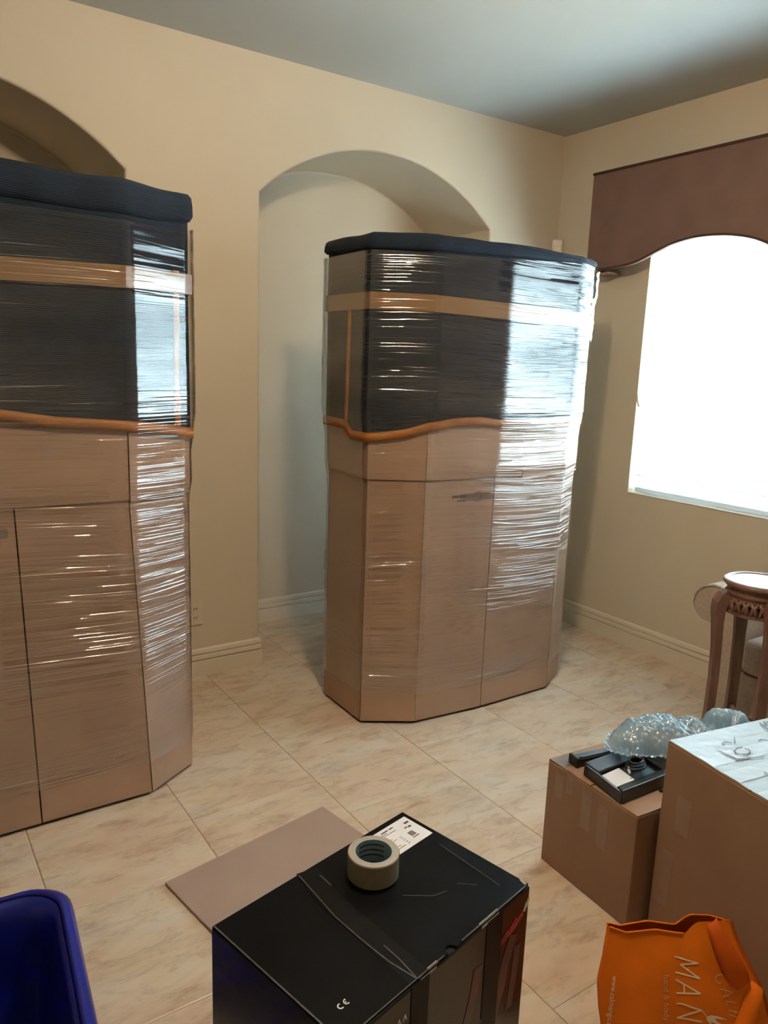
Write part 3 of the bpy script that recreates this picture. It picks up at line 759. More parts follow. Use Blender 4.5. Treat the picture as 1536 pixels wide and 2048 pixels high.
# lid flap with a thumb notch on the front edge
bm = B(); pts = [(0.0015, 0.004)]
nx, nr_ = 0.262, 0.011
pts += [(nx-nr_, 0.001)] + [(nx-nr_*math.cos(k*math.pi/8), 0.001+nr_*1.2*math.sin(k*math.pi/8)) for k in range(1, 8)] + [(nx+nr_, 0.001)]
pts += [(bw-0.0015, 0.004), (bw-0.0015, bd-0.002), (0.0015, bd-0.002)]
lo = [bm.verts.new(fr[0]+fr[1]*x+fr[2]*y+Vector((0, 0, Zb-0.0035))) for x, y in pts]
hi = [bm.verts.new(fr[0]+fr[1]*x+fr[2]*y+Vector((0, 0, Zb))) for x, y in pts]
bm.faces.new(lo[::-1]); bm.faces.new(hi)
for i in range(len(pts)): bm.faces.new((lo[i], lo[(i+1) % len(pts)], hi[(i+1) % len(pts)], hi[i]))
obj('lid', bm, M['black_card'], bb, bevel=0.0012, seg=2)
top = lambda x, y, l: fr[0]+fr[1]*x+fr[2]*y+Vector((0, 0, Zb+0.0002+l))
frontf = lambda x, z, l: fr[0]+fr[1]*x-fr[2]*(l+0.0002)+Vector((0, 0, z))
sidef = lambda y, z, l: fr[0]+fr[2]*y-fr[1]*(l+0.0002)+Vector((0, 0, z))
# clear tape across the lid and over the edges
obj('clear_tape_strip', strip([(0.217, 0.340-0.01), (0.195, 0.24), (0.185, 0.12), (0.176, 0.002)], 0.045, top), M['clear_tape'], bb)
obj('clear_tape_strip', strip([(0.176, Zb-0.003), (0.176, 0.30)], 0.045, frontf), M['clear_tape'], bb)
obj('clear_tape_strip', strip([(0.385, Zb-0.003), (0.385, 0.25)], 0.05, frontf), M['clear_tape'], bb)
bm = B(); top_ = top; top = lambda x, y, l: top_(x, y, l+0.0010)
ribbon(bm, [(0.196, 0.327), (0.185, 0.27), (0.171, 0.20), (0.166, 0.13), (0.164, 0.06), (0.170, 0.003)], 0.0024, top)
ribbon(bm, [(0.184, 0.09), (0.180, 0.05), (0.171, 0.004)], 0.0022, top)
ribbon(bm, [(0.226, 0.30), (0.222, 0.265)], 0.0025, top); ribbon(bm, [(0.30, 0.15), (0.34, 0.11), (0.37, 0.10)], 0.0012, top)
ribbon(bm, [(0.47, 0.20), (0.462, 0.12), (0.455, 0.04)], 0.0014, top); ribbon(bm, [(0.40, 0.10), (0.425, 0.07)], 0.001, top)
ribbon(bm, [(0.003, 0.33), (0.003, 0.02)], 0.003, top); ribbon(bm, [(0.02, 0.003), (0.24, 0.003)], 0.002, top); ribbon(bm, [(0.29, 0.003), (0.49, 0.003)], 0.0025, top)
obj('crease_line', bm, M['crease'], bb); top = top_
for s_, w_, f_ in (([(0.178, Zb-0.004), (0.215, Zb-0.004)], 0.005, frontf), ([(0.345, Zb-0.004), (0.395, Zb-0.004)], 0.005, frontf), ([(0.175, 0.004), (0.222, 0.004)], 0.005, top), ([(0.345, 0.004), (0.398, 0.004)], 0.005, top), ([(0.495, 0.008), (0.500, 0.02)], 0.006, top), ([(0.368, 0.35), (0.372, 0.315), (0.362, 0.286)], 0.006, frontf), ([(0.372, 0.315), (0.385, 0.302)], 0.004, frontf)):
    obj('scuffed_edge', ribbon(B(), s_, w_, f_), M['scuff'], bb)
bm = B()
for k, (xo, zo) in enumerate(((0.492, 0.462), (0.486, 0.456))): ribbon(bm, [(xo, zo-0.004), (xo+0.006, zo+0.008)], 0.007, frontf)
obj('white_mark', bm, M['white_print'], bb)
bm = B()   # red brush script on the front
ribbon(bm, [(0.478, 0.448), (0.462, 0.440), (0.446, 0.432), (0.430, 0.430), (0.412, 0.424)], 0.013, frontf)
ribbon(bm, [(0.470, 0.440), (0.455, 0.450), (0.440, 0.438)], 0.006, frontf); ribbon(bm, [(0.430, 0.438), (0.418, 0.430), (0.402, 0.424)], 0.008, frontf)
obj('red_lettering', bm, M['red_print'], bb)
bm = B()   # dim maroon flame artwork
ribbon(bm, [(0.405, 0.425), (0.392, 0.40), (0.385, 0.37), (0.376, 0.345)], 0.016, frontf)
ribbon(bm, [(0.45, 0.41), (0.43, 0.37), (0.42, 0.32), (0.40, 0.27)], 0.03, frontf); ribbon(bm, [(0.47, 0.38), (0.465, 0.32), (0.455, 0.26)], 0.022, frontf)
ribbon(bm, [(0.34, 0.41), (0.33, 0.36), (0.31, 0.30)], 0.026, frontf)
obj('maroon_artwork', bm, M['maroon_print'], bb)
bm = B()
for k, x in enumerate((0.108, 0.122, 0.136)):
    ribbon(bm, [(x, 0.445), (x+0.004, 0.456)], 0.002, frontf); ribbon(bm, [(x+0.004, 0.456), (x+0.008, 0.445)], 0.002, frontf)
obj('small_lettering', bm, M['white_print'], bb)
bm = B()   # CE mark
ca, cb, rr = (0.046, 0.052), (0.0585, 0.052), 0.0046
cem = lambda x, y, l: top(x, y, l)
for c in (ca, cb):
    ribbon(bm, [(c[0]+rr*math.cos(R(a)), c[1]+rr*math.sin(R(a))) for a in range(75, 290, 15)], 0.0019, top)
ribbon(bm, [(cb[0]-rr, cb[1]), (cb[0]-0.0006, cb[1])], 0.0018, top)
obj('ce_mark', bm, M['white_print'], bb)
# shipping label
lx0, ly0, lx1, ly1 = 0.370, 0.236, 0.490, 0.318
lab = obj('shipping_label', ribbon(B(), [(lx0, (ly0+ly1)/2), (lx1, (ly0+ly1)/2)], ly1-ly0, top, 0.0006, 0.0), M['label'], bb)
topl = lambda x, y, l: top(x, y, l+0.0007)
bm = B(); lbl = lambda x0_, x1_, y_, h_: ribbon(bm, [(lx0+x0_, ly0+y_), (lx0+x1_, ly0+y_)], h_, topl, 0.0003, 0.0)
lbl(0.036, 0.056, 0.072, 0.003); lbl(0.060, 0.072, 0.072, 0.003); lbl(0.016, 0.048, 0.066, 0.0016); lbl(0.030, 0.070, 0.061, 0.0012)
for k in range(7): lbl(0.080+0.0022*k, 0.0812+0.0022*k, 0.030, 0.015)
lbl(0.078, 0.097, 0.018, 0.0022); lbl(0.100, 0.113, 0.064, 0.005); lbl(0.088, 0.096, 0.052, 0.003); lbl(0.098, 0.106, 0.050, 0.005)
for k in range(8):
    lbl(0.008, 0.026+0.022*((k*5) % 4)/3, 0.056-0.0062*k, 0.0011)
    if k > 2: lbl(0.056, 0.062+0.008*((k*3) % 3), 0.056-0.0062*k, 0.0011)
obj('label_print', bm, M['ink'], lab)

tc_ = (0.7455, 1.088, Zb+0.0012)
tr_ = empty('tape_roll', tc_, 'roll of tan packing tape standing on the black box', 'tape roll')
obj('tape_winding', lathe(B(), [(0.0385, 0.0), (0.0495, 0.0), (0.0505, 0.0015), (0.0505, 0.0465), (0.0495, 0.048), (0.0385, 0.048)], tc_, 64), M['tape_roll'], tr_, smooth=False)
obj('winding_edge', lathe(B(), [(0.0385, 0.0481), (0.0490, 0.0481), (0.0490, 0.0486), (0.0385, 0.0486)], tc_, 64), M['tape_ring'], tr_)
obj('cardboard_core', lathe(B(), [(0.0355, 0.0), (0.0384, 0.0), (0.0384, 0.0488), (0.0355, 0.0488)], tc_, 64), M['core_card'], tr_)
bm = B()
for k in range(3):
    z_ = 0.014+0.011*k
    rows = [[Vector((tc_[0]+0.0353*math.cos(a), tc_[1]+0.0353*math.sin(a), tc_[2]+z_+dz)) for a in [R(20+8*q) for q in range(12)]] for dz in (0, 0.004)]
    grid(bm, rows)
obj('core_print', bm, M['ink_soft'], tr_)
bm = B()
rows = []
for k in range(9):
    a = R(-32+k*1.3); z_ = 0.001
    rows.append([Vector((tc_[0]+(0.0507+0.0006*(k > 6))*math.cos(a), tc_[1]+(0.0507+0.0006*(k > 6))*math.sin(a), tc_[2]+0.001+0.046*q/10+(0.0008*((q*3) % 2) if k in (0, 8) else 0))) for q in range(11)])
grid(bm, rows); obj('loose_tape_end', bm, M['tape_ring'], tr_)

# ---------------------------------------------------------------- small cardboard box, device, bubble wrap
frs = (Vector((1.588, 1.099, 0)), Vector((0.9966, -0.0824, 0)), Vector((0.0524, 0.9986, 0)), Vector((0, 0, 1)))
sb = empty('cardboard_box', (1.89, 1.24, 0), 'smaller brown cardboard box carrying the black tray and bubble wrap', 'box')
HS = 0.335; sw, sd = 0.60, 0.335
obj('box_body', box(B(), (0, 0, 0), (sw, sd, HS-0.004), frs), M['card2'], sb, bevel=0.003)
obj('top_flap', box(B(), (0.001, 0.001, HS-0.004), (sw-0.001, sd/2-0.002, HS), frs), M['card2'], sb, bevel=0.001)
obj('top_flap', box(B(), (0.001, sd/2+0.002, HS-0.004), (sw-0.001, sd-0.001, HS), frs), M['card2'], sb, bevel=0.001)
sleft = lambda y, z, l: frs[0]+frs[2]*y-frs[1]*(l+0.0003)+Vector((0, 0, z))
stop = lambda x, y, l: frs[0]+frs[1]*x+frs[2]*y+Vector((0, 0, HS+0.0003+l))
for (y, z0, z1, wd) in ((0.285, 0.24, 0.30, 0.032), (0.243, 0.275, 0.331, 0.026), (0.175, 0.205, 0.31, 0.036), (0.112, 0.185, 0.29, 0.036)):
    obj('tape_patch', ribbon(B(), [(y, z0), (y, z1)], wd, sleft, 0.0004), M['print_tape'], sb)
obj('tape_patch', strip([(0.0, 0.30), (0.14, 0.30)], 0.05, stop), M['grey_tape'], sb)
bm = B(); ribbon(bm, [(0.19, 0.142), (0.18, 0.136), (0.172, 0.139)], 0.003, sleft); ribbon(bm, [(0.18, 0.136), (0.182, 0.128)], 0.002, sleft)
obj('scuff_mark', bm, M['scuff'], sb)

ft = (Vector((1.592, 1.158, HS+0.001)), Vector((0.999, -0.035, 0)), Vector((0.185, 0.983, 0)), Vector((0, 0, 1)))
dv = empty('device_tray', (1.70, 1.22, HS+0.001), 'black plastic electronics tray with a white card inside, on the smaller box', 'device')
tw, td, th = 0.245, 0.160, 0.040
obj('tray_base', box(B(), (0.004, 0.004, 0), (tw-0.004, td-0.004, 0.010), ft), M['black_plastic'], dv, bevel=0.003)
def rail(a, b_, c, d, h0, h1):
    bm = B(); q = []
    for z_, pts in ((0.0, (a, b_, c, d)), (1, (a, b_, c, d))):
        for k, (x, y) in enumerate(pts):
            hh = 0.0 if z_ == 0 else (h1 if k < 2 else h0); q.append(bm.verts.new(ft[0]+ft[1]*x+ft[2]*y+Vector((0, 0, hh))))
    for f in ((3, 2, 1, 0), (4, 5, 6, 7), (0, 1, 5, 4), (1, 2, 6, 5), (2, 3, 7, 6), (3, 0, 4, 7)): bm.faces.new([q[i] for i in f])
    return bm
obj('side_rail', rail((0, 0), (tw, 0), (tw-0.03, 0.045), (0.026, 0.045), 0.022, th), M['black_plastic'], dv, bevel=0.003)
obj('side_rail', rail((tw, td), (0, td), (0.026, td-0.038), (tw-0.03, td-0.038), 0.022, th), M['black_plastic'], dv, bevel=0.003)
obj('end_rail', rail((0, td), (0, 0), (0.024, 0.045), (0.024, td-0.038), 0.022, th-0.004), M['black_plastic'], dv, bevel=0.003)
obj('end_rail', rail((tw, 0), (tw, td), (tw-0.03, td-0.038), (tw-0.03, 0.045), 0.022, th), M['black_plastic'], dv, bevel=0.003)
cf = lambda x, y, l: ft[0]+ft[1]*x+ft[2]*y+Vector((0, 0, 0.0104+l+0.006*min(1, max(0, (x-0.02)/0.1))))
cd_ = obj('white_card', ribbon(B(), [(0.032, 0.083), (0.105, 0.083)], 0.068, cf, 0.0008, 0.0), M['label'], dv)
cf2 = lambda x, y, l: cf(x, y, l+0.0009)
obj('card_print', ribbon(B(), [(0.098, 0.060), (0.101, 0.060)], 0.003, cf2), M['ink_soft'], cd_)
bm = B(); ctr = (0.150, 0.090)
pts = []
for k in range(60):
    a = k*0.32; rr = 0.030-0.0002*k; pts.append(cf(ctr[0]+rr*1.2*math.cos(a), ctr[1]+rr*0.9*math.sin(a), 0.006+0.0004*k))
tube(bm, pts, 0.0035, 8); obj('cable_coil', bm, M['black_plastic'], dv, smooth=True)
bm = B(); tube(bm, [cf(0.11, 0.075, 0.004), cf(0.118, 0.090, 0.010), cf(0.125, 0.105, 0.006)], 0.004, 8); obj('metal_clip', bm, M['white'], dv, smooth=True)
bm = B()
for a in (0.2, 0.5, 0.9, -0.3):
    p0 = ft[0]+ft[1]*0.15+ft[2]*(-0.006)+Vector((0, 0, 0.003)); tube(bm, [p0, p0+Vector((0.02*math.cos(a-0.9), -0.016-0.008*abs(a), 0.003)), p0+Vector((0.035*math.cos(a-0.9)+0.01*a, -0.028, 0.0)) ], 0.0022, 6)
obj('cable_ends', bm, M['black_plastic'], dv, smooth=True)

fb = (Vector((1.632, 1.352, HS+0.001)), Vector((0.985, -0.17, 0)), Vector((0.17, 0.985, 0)), Vector((0, 0, 1)))
ba = empty('device_bar', (1.72, 1.36, HS+0.001), 'slim black plastic bar lying behind the black tray', 'device')
obj('bar_body', box(B(), (0.008, 0, 0), (0.22, 0.034, 0.024), fb), M['black_plastic'], ba, bevel=0.004)
obj('end_cap', box(B(), (0, -0.003, 0), (0.012, 0.037, 0.030), fb), M['black_plastic'], ba, bevel=0.003)
obj('bar_ridge', box(B(), (0.02, 0.004, 0.024), (0.21, 0.012, 0.028), fb), M['black_plastic'], ba, bevel=0.001)

# bubble wrap: a crumpled sheet humped up over the box, every bubble raised
def bw_h(x, y):
    def lobe(cx, cy, sx, sy, a, rot=0.0):
        dx, dy = x-cx, y-cy; c, s = math.cos(rot), math.sin(rot); dx, dy = dx*c+dy*s, -dx*s+dy*c
        q = (dx/sx)**2+(dy/sy)**2
        return a*math.sqrt(max(0, 1-q)) if q < 1 else 0
    h = max(lobe(1.895, 1.290, 0.155, 0.095, 0.118, -0.35), lobe(2.125, 1.195, 0.090, 0.075, 0.128, -0.4), lobe(2.02, 1.235, 0.16, 0.085, 0.088, -0.4), lobe(1.785, 1.315, 0.06, 0.06, 0.055, 0))
    return h
bm = B(); rows = []; nx, ny = 220, 120
bx0, bx1, by0, by1 = 1.715, 2.215, 1.105, 1.415
Vv = {}
for i in range(nx+1):
    for j in range(ny+1):
        x, y = bx0+(bx1-bx0)*i/nx, by0+(by1-by0)*j/ny
        n_ = noise.noise(Vector((x*14, y*14, 2)))
        h = bw_h(x+0.012*n_, y+0.012*noise.noise(Vector((x*13, y*13, 8))))
        if h > 0.012:
            h += (0.030*(abs(noise.noise(Vector((x*17, y*17, 3))))-0.2) + 0.005*noise.noise(Vector((x*38, y*38, 6))))*min(1, h/0.04)
            a = 0.0165; v_ = y/(a*0.866); r_ = math.floor(v_); best = 9
            for rr in (r_, r_+1):
                offx = 0.5*a if rr % 2 else 0
                cx_ = round((x-offx)/a)*a+offx; best = min(best, math.hypot(x-cx_, y-rr*a*0.866))
            bub = 0.0038*math.sqrt(max(0, 1-(best/0.0073)**2)) if best < 0.0073 else 0
            over = (1.57 < x < 1.885 and 1.12 < y < 1.335) or (1.60 < x < 1.87 and 1.30 < y < 1.41)
            Vv[i, j] = bm.verts.new((x, y, max(HS+(0.046 if over else 0.004)+bub, HS+0.004+h+bub)))
for i in range(nx):
    for j in range(ny):
        k4 = [(i, j), (i+1, j), (i+1, j+1), (i, j+1)]
        if all(k in Vv for k in k4): bm.faces.new([Vv[k] for k in k4])
o = obj('bubble_wrap', bm, M['bubble'], None, smooth=True, origin=(1.95, 1.26, HS))
tag(o, 'crumpled pale blue bubble wrap heaped on the smaller cardboard box', 'bubble wrap')

# ---------------------------------------------------------------- large cardboard box
HB = 0.55
frb = (Vector((1.642, 1.072, 0)), Vector((0.9857, -0.1688, 0)), Vector((-0.1688, -0.9857, 0)), Vector((0, 0, 1)))
lb = empty('cardboard_box', (1.87, 0.78, 0), 'large brown cardboard box with taped, handwritten top at the right edge', 'box')
LW, LD = 0.55, 0.50
obj('box_body', box(B(), (0, 0, 0), (LW, LD, HB-0.004), frb), M['card2'], lb, bevel=0.003)
obj('top_flap', box(B(), (0.001, 0.001, HB-0.004), (LW-0.001, LD/2-0.002, HB), frb), M['card2'], lb, bevel=0.001)
obj('top_flap', box(B(), (0.001, LD/2+0.002, HB-0.004), (LW-0.001, LD-0.001, HB), frb), M['card2'], lb, bevel=0.001)
ltop = lambda x, y, l: frb[0]+frb[1]*x+frb[2]*y+Vector((0, 0, HB+0.0003+l))
lleft = lambda y, z, l: frb[0]+frb[2]*y-frb[1]*(l+0.0003)+Vector((0, 0, z))
wr = lambda x, y, l: ltop(x, y, l + 0.0012*(0.5+0.5*noise.noise(Vector((x*40, y*90, 4)))))
for (ya, yb_, wd, mm_, lf) in ((0.030, 0.030, 0.056, 'grey_tape', 0.0004), (0.085, 0.090, 0.056, 'grey_tape', 0.0004), (0.150, 0.150, 0.060, 'grey_tape', 0.0004), (0.235, 0.235, 0.060, 'grey_tape', 0.0004), (0.118, 0.128, 0.050, 'white_tape', 0.0012), (0.196, 0.188, 0.048, 'white_tape', 0.0012), (0.29, 0.30, 0.05, 'white_tape', 0.0012), (0.36, 0.36, 0.06, 'grey_tape', 0.0004)):  # grey strips added across the top for its sheen, white ones are tape
    obj('tape_strip', strip([(0.003+0.527*s_/20, ya+(yb_-ya)*s_/20) for s_ in range(21)], wd, wr, lf), M[mm_], lb)
obj('tape_patch', strip([(0.075, 0.325), (0.075, 0.43)], 0.045, lleft), M['print_tape'], lb)
obj('tape_patch', strip([(0.035, 0.10), (0.035, 0.26)], 0.05, lleft), M['print_tape'], lb)
HW = [[(1.768, 0.976), (1.765, 0.984), (1.754, 0.988), (1.742, 0.985), (1.741, 0.978)], [(1.807, 0.991), (1.78, 0.973)], [(1.773, 0.949), (1.757, 0.954), (1.739, 0.949), (1.729, 0.939), (1.735, 0.93), (1.752, 0.922), (1.766, 0.923), (1.775, 0.932), (1.774, 0.942)], [(1.703, 0.966), (1.703, 0.943), (1.703, 0.921), (1.707, 0.906)], [(1.702, 0.937), (1.703, 0.921), (1.738, 0.907), (1.772, 0.893)], [(1.739, 0.927), (1.738, 0.909)], [(1.844, 0.946), (1.855, 0.946), (1.861, 0.94), (1.865, 0.933), (1.868, 0.92)], [(1.704, 0.85), (1.701, 0.844), (1.706, 0.838), (1.72, 0.83)], [(1.944, 1.002), (1.935, 0.985), (1.927, 0.969), (1.92, 0.955)], [(1.96, 0.999), (1.948, 0.985)], [(1.967, 0.995), (1.955, 0.978)]]
flat = lambda x, y, l: Vector((x, y, HB+0.0038+l))
M['pen'] = plain('grey_marker', (0.13, 0.13, 0.145), 0.6, 0.2, 60)
for i, s in enumerate(HW): obj('pen_stroke', ribbon(B(), s, 0.0028, flat), M['pen' if i < 6 else 'ink'], lb)

# ---------------------------------------------------------------- orange tote bag leaning on the large box
TL = Vector((1.22, 0.885, 0.32)); E1 = Vector((0.87929, -0.47628, 0)); E2 = Vector((-0.16002, -0.29583, -0.94174)); EN = -E1.cross(E2)
EN.normalize()
tb = empty('tote_bag', (1.27, 0.75, 0), 'orange printed fabric tote bag slumped against the large cardboard box', 'bag')
Lt = [(-0.01, 0.001), (0.0, 0.0005), (0.066, -0.0145), (0.115, -0.0274), (0.163, -0.0262), (0.19, -0.023), (0.32, -0.015)]
Rt = [(-0.01, 0.264), (0.0025, 0.268), (0.028, 0.2734), (0.064, 0.287), (0.079, 0.295), (0.125, 0.320), (0.16, 0.334), (0.2, 0.344), (0.32, 0.365)]
Tt = [(0.0, 0.0), (0.035, 0.011), (0.10, 0.0064), (0.155, 0.0155), (0.163, 0.0157), (0.181, 0.0023), (0.198, -0.005), (0.238, -0.0047), (0.268, 0.0025)]
VB = 0.330
def bag_s(a, b_, l=0.0):
    s = min(1, max(0, (a+0.02)/0.36)); v_ = min(1, max(0, b_/VB))
    bul = 0.026*math.sin(math.pi*s)**0.7*math.sin(math.pi*min(1, 0.12+0.8*v_)) + 0.004*noise.noise(Vector((a*14, b_*14, 5)))
    p = TL+E1*a+E2*b_+EN*(bul+l)
    p.z = max(p.z, 0.004+l); return p
def bag_grid(side):
    rows = []; nu, nv = 44, 36
    for i in range(nv+1):
        t_ = i/nv; row = []
        for j in range(nu+1):
            s = j/nu; tv = lerp_table(Tt, s*0.268); b_ = tv*(1-t_)+VB*t_
            a = lerp_table(Lt, b_)+s*(lerp_table(Rt, b_)-lerp_table(Lt, b_))
            if side > 0: row.append(bag_s(a, b_))
            else:
                dp = 0.010+0.085*math.sin(math.pi*s)**0.5*math.sin(math.pi*min(1, 0.08+0.7*t_))
                q = TL+E1*a+E2*(b_-0.002*(1-t_)*(1 if s < 0.65 else 0.3))-EN*dp
                q.z = max(q.z, 0.004); row.append(q)
        rows.append(row)
    return rows
ra, rb = bag_grid(1), bag_grid(-1)
bm = B(); grid(bm, ra); obj('front_panel', bm, M['bag'], tb, smooth=True)
bm = B(); grid(bm, rb); obj('back_panel', bm, M['bag'], tb, smooth=True)
bm = B(); grid(bm, [[a[0] for a in ra], [a[0] for a in rb]]); obj('side_gusset', bm, M['bag'], tb, smooth=True)
bm = B(); grid(bm, [[a[-1] for a in ra], [a[-1]-EN*0.01+E1*0.012 for a in ra], [a[-1] for a in rb]]); obj('side_gusset', bm, M['bag_shaded'], tb, smooth=True)
bm = B(); grid(bm, [ra[-1], rb[-1]]); obj('bottom_gusset', bm, M['bag_shaded'], tb, smooth=True)
bm = B(); tube(bm, [p+EN*0.0015 for p in ra[0][:27]], 0.0022, 6); obj('hem', bm, M['bag'], tb, smooth=True)
bm = B(); tube(bm, [p for p in rb[0]], 0.0022, 6); obj('hem', bm, M['bag'], tb, smooth=True)
# handle: a folded strap drooping over the upper right of the bag
bm = B(); rows = []
for (a, b_, l, wd, tw_) in ((0.225, -0.004, 0.004, 0.030, 0.0), (0.232, 0.020, 0.010, 0.036, 0.004), (0.243, 0.050, 0.015, 0.042, 0.010), (0.258, 0.082, 0.016, 0.046, 0.014), (0.272, 0.106, 0.011, 0.046, 0.010), (0.283, 0.124, 0.004, 0.040, 0.002)):
    d = Vector((0.88, -0.42)).normalized()
    rows.append([bag_s(a+d.x*wd*s, b_+d.y*wd*s, l+tw_*s-0.010*abs(s)**2*4*0.5) for s in (-0.5, -0.25, 0, 0.25, 0.5)])
grid(bm, rows); o = obj('handle', bm, M['bag_shaded'], tb, smooth=True)
md = o.modifiers.new('thickness', 'SOLIDIFY'); md.thickness = 0.002
bm = B(); rows = []
for (a, b_, l, wd, tw_) in ((0.262, 0.000, 0.001, 0.02, 0.0), (0.272, 0.030, -0.004, 0.03, 0.0), (0.284, 0.060, -0.006, 0.03, 0), (0.296, 0.082, -0.006, 0.026, 0)):
    rows.append([bag_s(a+wd*s, b_-wd*s*0.4, l-0.016+0.012*s) for s in (-0.5, 0, 0.5)])
grid(bm, rows); o = obj('handle', bm, M['bag_shaded'], tb, smooth=True)
md = o.modifiers.new('thickness', 'SOLIDIFY'); md.thickness = 0.002
bm = B(); rows = []
for (a, b_, l, wd) in ((0.313, 0.120, 0.006, 0.022), (0.302, 0.145, 0.010, 0.030), (0.289, 0.172, 0.012, 0.032), (0.272, 0.202, 0.010, 0.030), (0.255, 0.235, 0.006, 0.028)):
    rows.append([bag_s(a+wd*s*0.8, b_+wd*s*0.6, l+0.020*s) for s in (-0.5, 0, 0.5)])
grid(bm, rows); o = obj('side_fold', bm, M['bag'], tb, smooth=True)
md = o.modifiers.new('thickness', 'SOLIDIFY'); md.thickness = 0.002
bagf = lambda a, b_, l: bag_s(a, b_, l+0.0006)
bm = B()
for s in ([(0.1342, 0.0576), (0.1824, 0.0724), (0.1448, 0.0734), (0.1835, 0.1006), (0.1325, 0.087)], [(0.1318, 0.101), (0.1818, 0.1286), (0.1318, 0.1264)], [(0.1478, 0.1106), (0.1475, 0.1263)],
          [(0.1306, 0.1466), (0.1406, 0.147), (0.163, 0.1544), (0.1813, 0.1603), (0.1595, 0.1656), (0.1305, 0.1743), (0.1503, 0.1765), (0.1814, 0.183)],
          [(0.156+0.027*math.cos(k*math.pi/12), 0.212+0.020*math.sin(k*math.pi/12)) for k in range(25)]):
    for p, q in zip(s, s[1:]): ribbon(bm, [p, ((p[0]+q[0])/2, (p[1]+q[1])/2), q], 0.0027, bagf)
obj('mango_lettering', bm, M['cream_print'], tb)
bm = B(); ribbon(bm, [(0.1813, 0.1603), (0.1867, 0.1656), (0.1934, 0.1734)], 0.0016, bagf)
for s in ([(0.1919, 0.1746), (0.1957, 0.1824), (0.2066, 0.1917)], [(0.1928, 0.1739), (0.2041, 0.1853), (0.2351, 0.1956)], [(0.1928, 0.1734), (0.2103, 0.1793), (0.2209, 0.1924)], [(0.194, 0.1735), (0.2134, 0.1756), (0.2401, 0.1852)], [(0.194, 0.1735), (0.2077, 0.1741), (0.2161, 0.1783)]):
    a, b_, c = [Vector(p) for p in s]; P = [a*(1-t_)**2+b_*2*t_*(1-t_)+c*t_*t_ for t_ in [k/8 for k in range(9)]]
    rows = []
    for k, p in enumerate(P):
        d = (P[min(8, k+1)]-P[max(0, k-1)]).normalized(); n_ = Vector((-d.y, d.x))*0.0026*math.sin(math.pi*min(0.97, k/8+0.03)); rows.append([bagf(*(p+n_), 0.0006), bagf(*(p-n_), 0.0006)])
    grid(bm, rows)
obj('leaf_emblem', bm, M['cream_print'], tb)
bm = B()
for s in ([(0.2402, 0.0998), (0.2341, 0.0974), (0.2252, 0.0986), (0.2205, 0.104), (0.2232, 0.1107), (0.231, 0.1149)], [(0.2304, 0.1248), (0.2579, 0.1343), (0.2476, 0.1388), (0.2356, 0.1399)], [(0.242, 0.1286), (0.2422, 0.1353)], [(0.2653, 0.155), (0.24, 0.1495), (0.2437, 0.1589)], [(0.2469, 0.1684), (0.2714, 0.175)], [(0.2464, 0.1755), (0.2646, 0.1829)], [(0.2604, 0.1712), (0.2626, 0.1762)], [(0.254+0.010*math.cos(k*math.pi/8), 0.205+0.009*math.sin(k*math.pi/8)) for k in range(17)]):
    ribbon(bm, s, 0.0019, bagf)
obj('california_lettering', bm, M['peach_print'], tb)
obj('small_lettering', text_bm(B(), 'hand & body', 0.0175, lambda x, y, l: bagf(0.1065-0.055*x+y, 0.0905+x, l), stretch=1.0), M['peach_print'], tb)
obj('web_address', text_bm(B(), 'www.calmango.com', 0.0150, lambda x, y, l: bagf(0.0005-0.155*x+y, 0.0945+x, l), stretch=0.95), M['cream_print'], tb)

# ---------------------------------------------------------------- blue bin
bn = empty('storage_bin', (-0.05, 1.32, 0), 'empty dark blue plastic storage bin at the lower left', 'bin')
frn = frame((-0.03, 1.345), -5.0, 0)
def rrect(hx, hy, rr, z_, nseg=8):
    P = []
    for cx, cy, a0 in ((hx-rr, hy-rr, 0), (-hx+rr, hy-rr, 90), (-hx+rr, -hy+rr, 180), (hx-rr, -hy+rr, 270)):
        for k in range(nseg+1):
            a = R(a0+90*k/nseg); P.append((cx+rr*math.cos(a), cy+rr*math.sin(a), z_))
    return [frn[0]+frn[1]*x+frn[2]*y+Vector((0, 0, z__)) for x, y, z__ in P]
HBN = 0.35; hx, hy = 0.290, 0.285
bm = B()
rows = [rrect(hx-0.075, hy-0.075, 0.05, 0.0), rrect(hx-0.045, hy-0.045, 0.07, 0.20), rrect(hx-0.030, hy-0.030, 0.075, HBN-0.03), rrect(hx-0.026, hy-0.026, 0.075, HBN-0.008),
        rrect(hx-0.032, hy-0.032, 0.075, HBN-0.004), rrect(hx-0.040, hy-0.040, 0.072, HBN-0.03), rrect(hx-0.048, hy-0.048, 0.070, HBN-0.045), rrect(hx-0.056, hy-0.056, 0.066, 0.20), rrect(hx-0.080, hy-0.080, 0.05, 0.006)]
V, F = grid(bm, rows, close_u=True); bm.faces.new(V[0][::-1]); bm.faces.new(V[-1])
obj('bin_body', bm, M['blue'], bn, smooth=True, )
bm = B()
rows = [rrect(hx-0.030, hy-0.030, 0.075, HBN-0.004), rrect(hx-0.022, hy-0.022, 0.078, HBN), rrect(hx-0.014, hy-0.014, 0.080, HBN-0.003), rrect(hx-0.003, hy-0.003, 0.082, HBN-0.014), rrect(hx+0.001, hy+0.001, 0.082, HBN-0.034), rrect(hx-0.006, hy-0.006, 0.08, HBN-0.030), rrect(hx-0.008, hy-0.008, 0.08, HBN-0.012)]
V, F = grid(bm, rows, close_u=True, close_v=True)
obj('rim', bm, M['blue'], bn, smooth=True)

